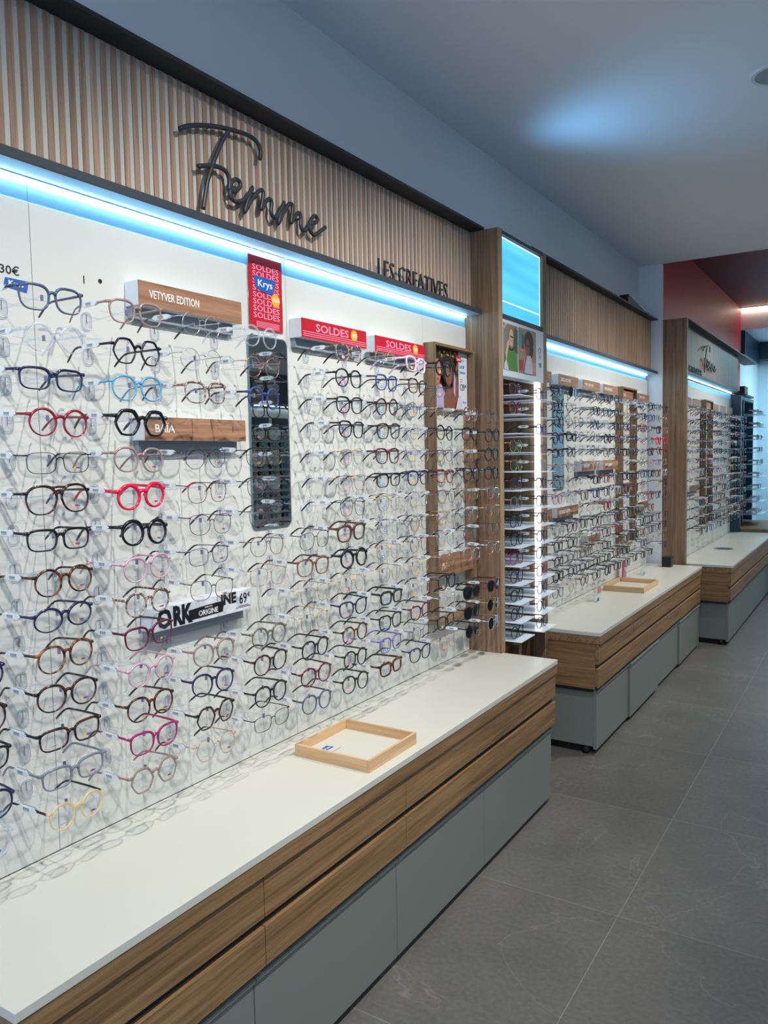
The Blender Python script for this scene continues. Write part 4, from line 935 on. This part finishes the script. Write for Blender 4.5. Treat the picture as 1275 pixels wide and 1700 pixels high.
def make_proto(kind, style, colr, sticker, sun, lod):
    key = (kind, style, colr, sticker, sun, lod)
    if key in _proto: return _proto[key], False
    R = glasses_meshes(kind, style, lod); wd, fm, am, tm = C[colr]
    root = bpy.data.objects.new('eyeglasses' if not sun else 'sunglasses', None); col.objects.link(root); root.empty_display_size = .03; root.scale = (1.17, 1.17, 1.17)
    def ch(name, me, mats):
        o = bpy.data.objects.new(name, me); col.objects.link(o); o.parent = root
        for i, m in enumerate(mats): slot(o, i, m)
        return o
    ch('frame_front', R['frame_front'], [fm])
    for s_ in (-1, 1): ch('temple', R['temple%d' % s_], [am, tm])
    for s_ in (-1, 1): ch('lens', R['lens%d' % s_], [sun_m if sun else lens_m])
    if style == 'm' and lod == 0:
        for s_ in (-1, 1): ch('nose_pad', R['pad%d' % s_], [M['acrylic']])
    tk = (round(R['W'], 4), round(R['zt'], 4), lod)
    if tk not in _tags: _tags[tk] = tag_mesh(R['W'], R['zt'], lod)
    o = bpy.data.objects.new('price_tag', _tags[tk]); col.objects.link(o); o.parent = root; o['label'] = 'white price tag loop'
    if sticker and lod < 2:
        sk = (kind, sticker)
        if sk not in _stk:
            mb = MB(); cy = R['cy']
            if sticker == 'w':
                for k in range(4): mb.box(WRAP(cy)+.0012, WRAP(cy)+.0016, cy-.007+.0035*k, cy-.0035+.0035*k, -R['b']*.62, -R['b']*.62+.0034, RB[k])
            else:
                mb.disc((WRAP(cy)+.0012, -cy, -R['b']*.55), .0075, 'x', STK[sticker], 16, .0004, .0045)
                if sticker == 'b': mb.disc((WRAP(cy)+.0017, -cy, -R['b']*.55), .0045, 'x', M['whitetext'], 12, .0002, .0015)
            _stk[sk] = finish_m(mb, 'lens_sticker')
        o = bpy.data.objects.new('lens_sticker', _stk[sk]); col.objects.link(o); o.parent = root
        if sticker == 'w':
            if (kind, 'line') not in _stk:
                mb = MB(); cy = R['cy']; mb.box(WRAP(cy)+.0012, WRAP(cy)+.0015, -cy-.008, -cy+.006, -R['b']*.55, -R['b']*.55+.0006, M['tagink']); _stk[(kind, 'line')] = finish_m(mb, 'lens_print')
            o = bpy.data.objects.new('lens_print', _stk[(kind, 'line')]); col.objects.link(o); o.parent = root
    _proto[key] = root
    return root, True
def copy_tree(root):
    r = root.copy(); col.objects.link(r)
    for ch in root.children:
        c = ch.copy(); col.objects.link(c); c.parent = r
    return r
counts = {'ind': 0}
def place(kind, style, colr, x, y, z, label, group, sticker=None, sun=False, lod=0, jitter=1.0, rz=0):
    root, fresh = make_proto(kind, style, colr, sticker, sun, lod)
    o = root if fresh else copy_tree(root)
    o.location = (x + random.uniform(-.004, .004)*jitter, y + random.uniform(-.005, .005)*jitter, z + random.uniform(-.004, .004)*jitter)
    o.rotation_euler = (math.radians(random.uniform(-2.2, 2.2)*jitter), math.radians(random.uniform(-2, 3)*jitter), math.radians(random.uniform(-4, 4)*jitter)+rz)
    o['label'] = label; o['category'] = 'sunglasses' if sun else 'glasses'; o['group'] = group
    counts['ind'] += 1
    return o
KS = {'rd': 'round', 'ov': 'oval', 'pa': 'panto', 'sq': 'square', 're': 'rect', 'hx': 'hex', 'oc': 'oct', 'ca': 'cat', 'av': 'aviator'}
ORD = ['top row', 'second row', 'third row', 'fourth row', 'fifth row', 'sixth row', 'seventh row', 'eighth row', 'ninth row', 'tenth row', 'eleventh row', 'twelfth row', 'thirteenth row', 'bottom row']
# near wall: column y, place words, sticker, 14 entries "shape-style-colour" ('-' = empty)
W1 = [
 (0.822, 'cut-off column at left edge', 'w', '- - - - - - - - - rd-a-nvy pa-a-dto re-a-blk pa-a-nvy sq-a-cry'),
 (1.037, 'first full column from left', 'w', 'sq-a-slate rd-a-cry re-a-nvy rd-a-red re-m-bkm av-a-dto re-a-blk rd-a-tor ov-a-nvy pa-a-amb pa-a-dto re-a-dto re-a-gry rd-a-yel'),
 (1.257, 'second full column from left', 'w', 'sq-a-tau hx-a-blk pa-a-lbl hx-t-blk pa-a-tau rd-t-hot rd-t-blk pa-a-pnk rd-a-lto ca-a-bur rd-a-pnk pa-a-tor ca-a-mag hx-a-tau'),
 (1.470, 'column crossing the oak signs', 'w', 'rd-m-sil rd-m-sil ca-a-lto - oc-m-gun sq-m-rdm ca-m-bur re-m-nvm ca-m-brm - pa-a-tau pa-a-nvy hx-a-dto hx-m-rsg'),
 (1.692, 'column just left of mirror', None, 'rd-a-cry rd-m-rsg rd-a-blu - sq-m-bkm ca-m-gun ca-m-gun pa-m-brm sq-m-rsg - rd-a-olv pa-a-dto pa-a-blk re-m-bkm'),
 (1.907, 'column under the mirror', None, '- - - - - - - sq-m-bkm sq-a-brn sq-m-gld sq-m-gld pa-a-blk pa-a-bur pa-a-slate'),
 (2.122, 'first column right of mirror', 'p', 'ca-a-lto pa-a-blk ca-a-blk ca-a-blk sq-m-gld sq-m-rsg av-m-bkm sq-t-cho rd-t-blk rd-m-gld ca-a-nvy oc-a-tor pa-a-blk pa-a-blk'),
 (2.347, 'second column right of mirror', 'b', 'rd-m-gld ca-a-blu rd-a-dto sq-a-dto ca-a-bur re-a-blk sq-m-gld sq-m-sil sq-m-gld sq-m-gld re-t-grn ca-a-blk sq-a-lil re-t-tor'),
 (2.563, 'third column right of mirror', 'y', 'ca-t-ppk ca-a-tor rd-m-nvm rd-m-sil sq-m-sil sq-a-nvy sq-m-sil rd-m-brm rd-m-brm rd-m-gld rd-m-sil ca-a-bur rd-m-nvm ca-a-nvy'),
 (2.774, 'column beside the oak niche', 'y', 'rd-t-blk rd-m-gun rd-m-gld rd-a-blk pa-m-brm ca-a-oto rd-m-brm rd-m-gld sq-m-sil rd-m-rsg av-a-blk rd-m-sil sq-a-blk rd-m-rsg'),
 (3.004, 'left column inside oak niche', 'r', '- - rd-a-lto sq-a-blk rd-m-gld ca-a-blk rd-m-gld rd-m-sil rd-m-gun sq-m-sil - sun1 sun2 sun3'),
 (3.225, 'column against the oak tower post', 'r', '- - rd-m-gun rd-a-blk rd-a-blk oc-a-blk rd-m-sil rd-m-gld rd-m-gun rd-m-sil - sun4 sun5 sun6'),
]
random.seed(11)
SUN = {'sun1': ('square', 't', 'blk'), 'sun2': ('square', 'a', 'blk'), 'sun3': ('round', 'a', 'blk'), 'sun4': ('cat', 'a', 'bur'), 'sun5': ('round', 'm', 'gld'), 'sun6': ('round', 'm', 'sil')}
for (y, words, stk, ent) in W1:
    E_ = ent.split(); assert len(E_) == 14, (y, len(E_))
    for r, s_ in enumerate(E_):
        if s_ == '-': continue
        z = ROW(r); pn_ = panel_at(y, 1)
        add_holder(pn_, 0.0003, y+.004, z+.004)
        if s_ in SUN:
            k, st, c_ = SUN[s_]
            place(k, st, c_, .187, y, z, 'dark sunglasses with %s %s frame, %s, %s' % (C[c_][0], SHAPEW[k], ORD[r], words), 'sunglasses at the foot of the oak niche', None, True, 0)
            continue
        k, st, c_ = s_.split('-'); k = KS[k]
        st_ = 'w' if (stk == 'w' and r > 3) else (None if stk == 'w' else stk)
        thick = 'thick ' if st == 't' else ''
        place(k, st, c_, .187, y, z, '%s%s %s glasses, %s, %s' % (thick, C[c_][0], SHAPEW[k], ORD[r], words), 'eyeglasses on the near wall', st_, False, 0)
# tower
random.seed(21)
TA = 'sq-a-bur rd-a-red - pa-m-gld sq-m-gld rd-a-bur pa-a-tau rd-a-nvy rd-a-blk ca-a-mag pa-a-bur rd-a-blk rd-a-blk rd-a-blk'.split()
TB = 'rd-a-slate rd-m-gun rd-a-blu re-m-nvm rd-m-sil rd-a-nvy rd-a-blk rd-a-bur rd-a-nvy pa-a-blk ca-a-mag pa-a-blu rd-a-blk rd-a-blk'.split()
for k in range(14):
    for arr, y, x, side, dz in ((TA, 3.475, .195, 'left', 0), (TB, 3.775, .205, 'right', -.008)):
        s_ = arr[k]
        if s_ == '-': continue
        kk, st, c_ = s_.split('-'); kk = KS[kk]
        place(kk, st, c_, x, y, TL[13-k]+dz+.0035+DIM[kk][1]*1.17+.003, '%s %s glasses on %s %s shelf of lit tower' % (C[c_][0], SHAPEW[kk], ORD[k].replace(' row', ''), side), 'eyeglasses on the lit tower', None, False, 1, .4)
# middle and far walls
PAL = ['blk']*9 + ['dto']*4 + ['nvy']*3 + ['cry']*2 + ['gun', 'gun', 'gld', 'gld', 'sil', 'rsg', 'bur', 'red', 'tau', 'brn', 'tor', 'lto', 'gry', 'blu', 'brm', 'bkm', 'pnk', 'bkm']
def rnd_style():
    c_ = random.choice(PAL); met = c_ in ('gun', 'gld', 'sil', 'rsg', 'brm', 'bkm')
    k = random.choice(['round', 'panto', 'panto', 'square', 'square', 'cat', 'rect', 'oct'])
    return k, ('m' if met else random.choice('aaat')), c_
random.seed(31)
SPECIAL = {(1, 0): ('round', 'm', 'blk', True), (9, 1): ('square', 'a', 'blu', False), (7, 3): ('round', 't', 'blk', False), (10, 3): ('round', 't', 'hot', False), (11, 3): ('round', 'a', 'hot', False), (8, 2): ('cat', 'a', 'red', False), (9, 8): ('round', 'a', 'red', False), (1, 3): ('rect', 't', 'blk', False), (8, 6): ('square', 'a', 'blu', False)}
COL2 = [4.07+.2237*k for k in range(12)]
CW = ['first column', 'second column', 'third column', 'fourth column', 'fifth column', 'sixth column', 'seventh column', 'eighth column', 'ninth column', 'tenth column', 'eleventh column', 'last column']
far_list = []
for ci, y in enumerate(COL2):
    for r in range(14):
        z = ROW(r)
        if 4.47 < y < 4.67 and r < 7: continue
        blocked = any(a-.02 < y+.01 < b+.02 and (z0-.02 < z < z1+.03) for a, b, z0, z1, t, lb in S2[6:])
        if blocked: continue
        k, st, c_ = rnd_style(); sun = False
        if (ci, r) in SPECIAL: k, st, c_, sun = SPECIAL[(ci, r)]
        add_holder(panel_at(y, 2), .0003, y+.004, z+.004)
        words = '%s, %s of middle wall' % (ORD[r], CW[ci])
        if ci >= 11 and r not in (3,):
            far_list.append((k, st, c_, .187, y, z)); continue
        thick = 'thick ' if st == 't' else ''
        if sun: place(k, st, c_, .187, y, z, 'dark round sunglasses, %s' % words, 'eyeglasses on the middle wall', None, True, 1)
        else: place(k, st, c_, .187, y, z, '%s%s %s glasses, %s' % (thick, C[c_][0], SHAPEW[k], words), 'eyeglasses on the middle wall', None, False, 1)
random.seed(41)
for ci in range(12):
    y = 6.955+.2237*ci
    for r in range(13):
        z = ROW(r)-.01
        if 1.20 < z < 1.31 and y < 7.62: continue
        k, st, c_ = rnd_style(); add = add_holder(panel_at(y, 3), .2003, y+.004, z+.004) if ci < 4 else None
        far_list.append((k, st, c_, .387, y, z))
print('individual glasses', counts['ind'], 'massed', len(far_list))
# navy shelf unit beyond the far wall
e = empty('navy_shelf_unit', 'tall navy unit with white shelves of glasses beyond far wall', 'shelf unit', (.2, 9.72, 0))
boxpart('back', e, (.1105, .150, 9.72, 11.0, .70, 2.22), M['teal']); boxpart('side_board', e, (.150, .30, 9.66, 9.74, .664, 2.20), M['navy']); boxpart('side_board', e, (.1505, .26, 10.15, 10.20, .705, 2.22), M['navy']); boxpart('side_board', e, (.1505, .26, 10.95, 11.0, .705, 2.22), M['navy'])
boxpart('top_board', e, (.1505, .26, 9.745, 10.94, 2.18, 2.22), M['navy']); boxpart('base_cabinet', e, (.1105, .70, 9.74, 11.0, 0, .66), M['navy'])
boxpart('base_top', e, (.1105, .74, 9.72, 11.0, .661, .700), M['oak_x'])
for k in range(9): boxpart('shelf', e, (.151, .452, 10.22, 10.80, .82+.149*k, .825+.149*k), M['shelfwhite'])
e2 = empty('number_sign', 'small black sign box on top of the navy unit', 'sign', (.25, 9.75, 2.225)); boxpart('box', e2, (.278, .33, 9.70, 9.95, 2.2235, 2.31), M['black']); wall_text('sign_text', '24', .3302, 9.78, 2.25, M['whitetext'], e2, width=.10, height=.04)
for k in range(9):
    for j in range(4):
        kk, st, c_ = rnd_style(); far_list.append((kk, st, random.choice(['cry', 'sil', 'gun', 'blk', 'blk']), .40, 10.29+.145*j, .845+.149*k+.006))
# all remaining far glasses as one object
big = MB(); smat = {}
def append(me, mats, loc, rot):
    off = len(big.bm.verts); T = Matrix.Translation(loc) @ rot
    idx = [big.mi(m) for m in mats]
    vs = [big.bm.verts.new(T @ v.co) for v in me.vertices]
    for p_ in me.polygons:
        try: f_ = big.bm.faces.new([vs[i] for i in p_.vertices]); f_.material_index = idx[p_.material_index]; f_.smooth = p_.use_smooth
        except ValueError: pass
for (k, st, c_, x, y, z) in far_list:
    R = glasses_meshes(k, st, 2); wd, fm, am, tm = C[c_]
    rot = Matrix.Scale(1.17, 4) @ Matrix.Rotation(math.radians(random.uniform(-4, 4)), 4, 'Z') @ Matrix.Rotation(math.radians(random.uniform(-2, 2)), 4, 'X'); loc = (x, y+random.uniform(-.005, .005), z+random.uniform(-.004, .004))
    append(R['frame_front'], [fm], loc, rot)
    for s_ in (-1, 1): append(R['temple%d' % s_], [am, tm], loc, rot); append(R['lens%d' % s_], [lens_m], loc, rot)
    tk = (round(R['W'], 4), round(R['zt'], 4), 2)
    if tk not in _tags: _tags[tk] = tag_mesh(R['W'], R['zt'], 2)
    append(_tags[tk], [M['tagwhite'], M['tagink']], loc, rot)
o = big.build('far_eyeglasses'); tag(o, 'mass of small eyeglasses on the far wall and the navy unit', 'glasses', None, 'stuff')

# ================================================================== FAR CEILING LIGHT, OPPOSITE DISPLAY (seen in the mirror)
e = empty('led_strip', 'glowing line of light on the red ceiling at far right', 'light strip', (.12, 10.86, 3.36))
boxpart('profile', e, (.115, 3.0, 10.862, 10.898, 3.360, 3.3715), M['signwhite']); boxpart('diffuser', e, (.12, 2.99, 10.864, 10.896, 3.352, 3.3595), emission('far_led', (1.0, .80, .62), 7))
mb = MB(); mb.box(.1105, XR, 10.9, 10.902, 3.1, 3.3715)
lamp('far_hall_ceiling_light', 'AREA', (1.4, 11.6, 3.0), 30, (.5, .84, 1.0), size=.8)

X5 = 4.62
e = empty('opposite_display', 'opposite wall display of sunglasses seen only in the mirror', 'display', (X5, 4.6, 0))
boxpart('board', e, (X5, X5+.02, 4.4, 9.6, .66, 2.2), M['panel']); boxpart('header', e, (X5-.03, X5+.02, 4.4, 9.6, 2.26, 2.62), flat('dark_header', srgb(48, 52, 56), .6)); boxpart('ledge', e, (X5-.085, X5+.02, 4.4, 9.6, 2.236, 2.258), M['black'])
boxpart('light_line', e, (X5-.035, X5-.02, 4.42, 9.58, 2.226, 2.232), emission('opposite_led', LED_COLOR, LED_STRENGTH*.6)); boxpart('counter', e, (X5-.40, X5-.0005, 4.4, 9.6, 0, .655), M['top'])
mb = MB()
for k in range(14): mb.box(X5-.02, X5-.001, 4.5+.36*k, 4.78+.36*k, 2.0, 2.09)
part(mb, 'sign', e, M['blackink'])
big = MB(); random.seed(5)
for ci in range(24):
    for r in range(13):
        kk = random.choice(['round', 'panto', 'square', 'aviator']); R = glasses_meshes(kk, 'a', 2)
        rot = Matrix.Scale(1.17, 4) @ Matrix.Rotation(PI, 4, 'Z'); loc = (X5-.187, 4.55+.2*ci, ROW(r))
        append(R['frame_front'], [BLKT], loc, rot)
        for s_ in (-1, 1): append(R['temple%d' % s_], [BLKT, BLKT], loc, rot); append(R['lens%d' % s_], [sun_m], loc, rot)
o = big.build('opposite_sunglasses'); tag(o, 'rows of black sunglasses on the opposite wall, seen in mirror', 'sunglasses', None, 'stuff')
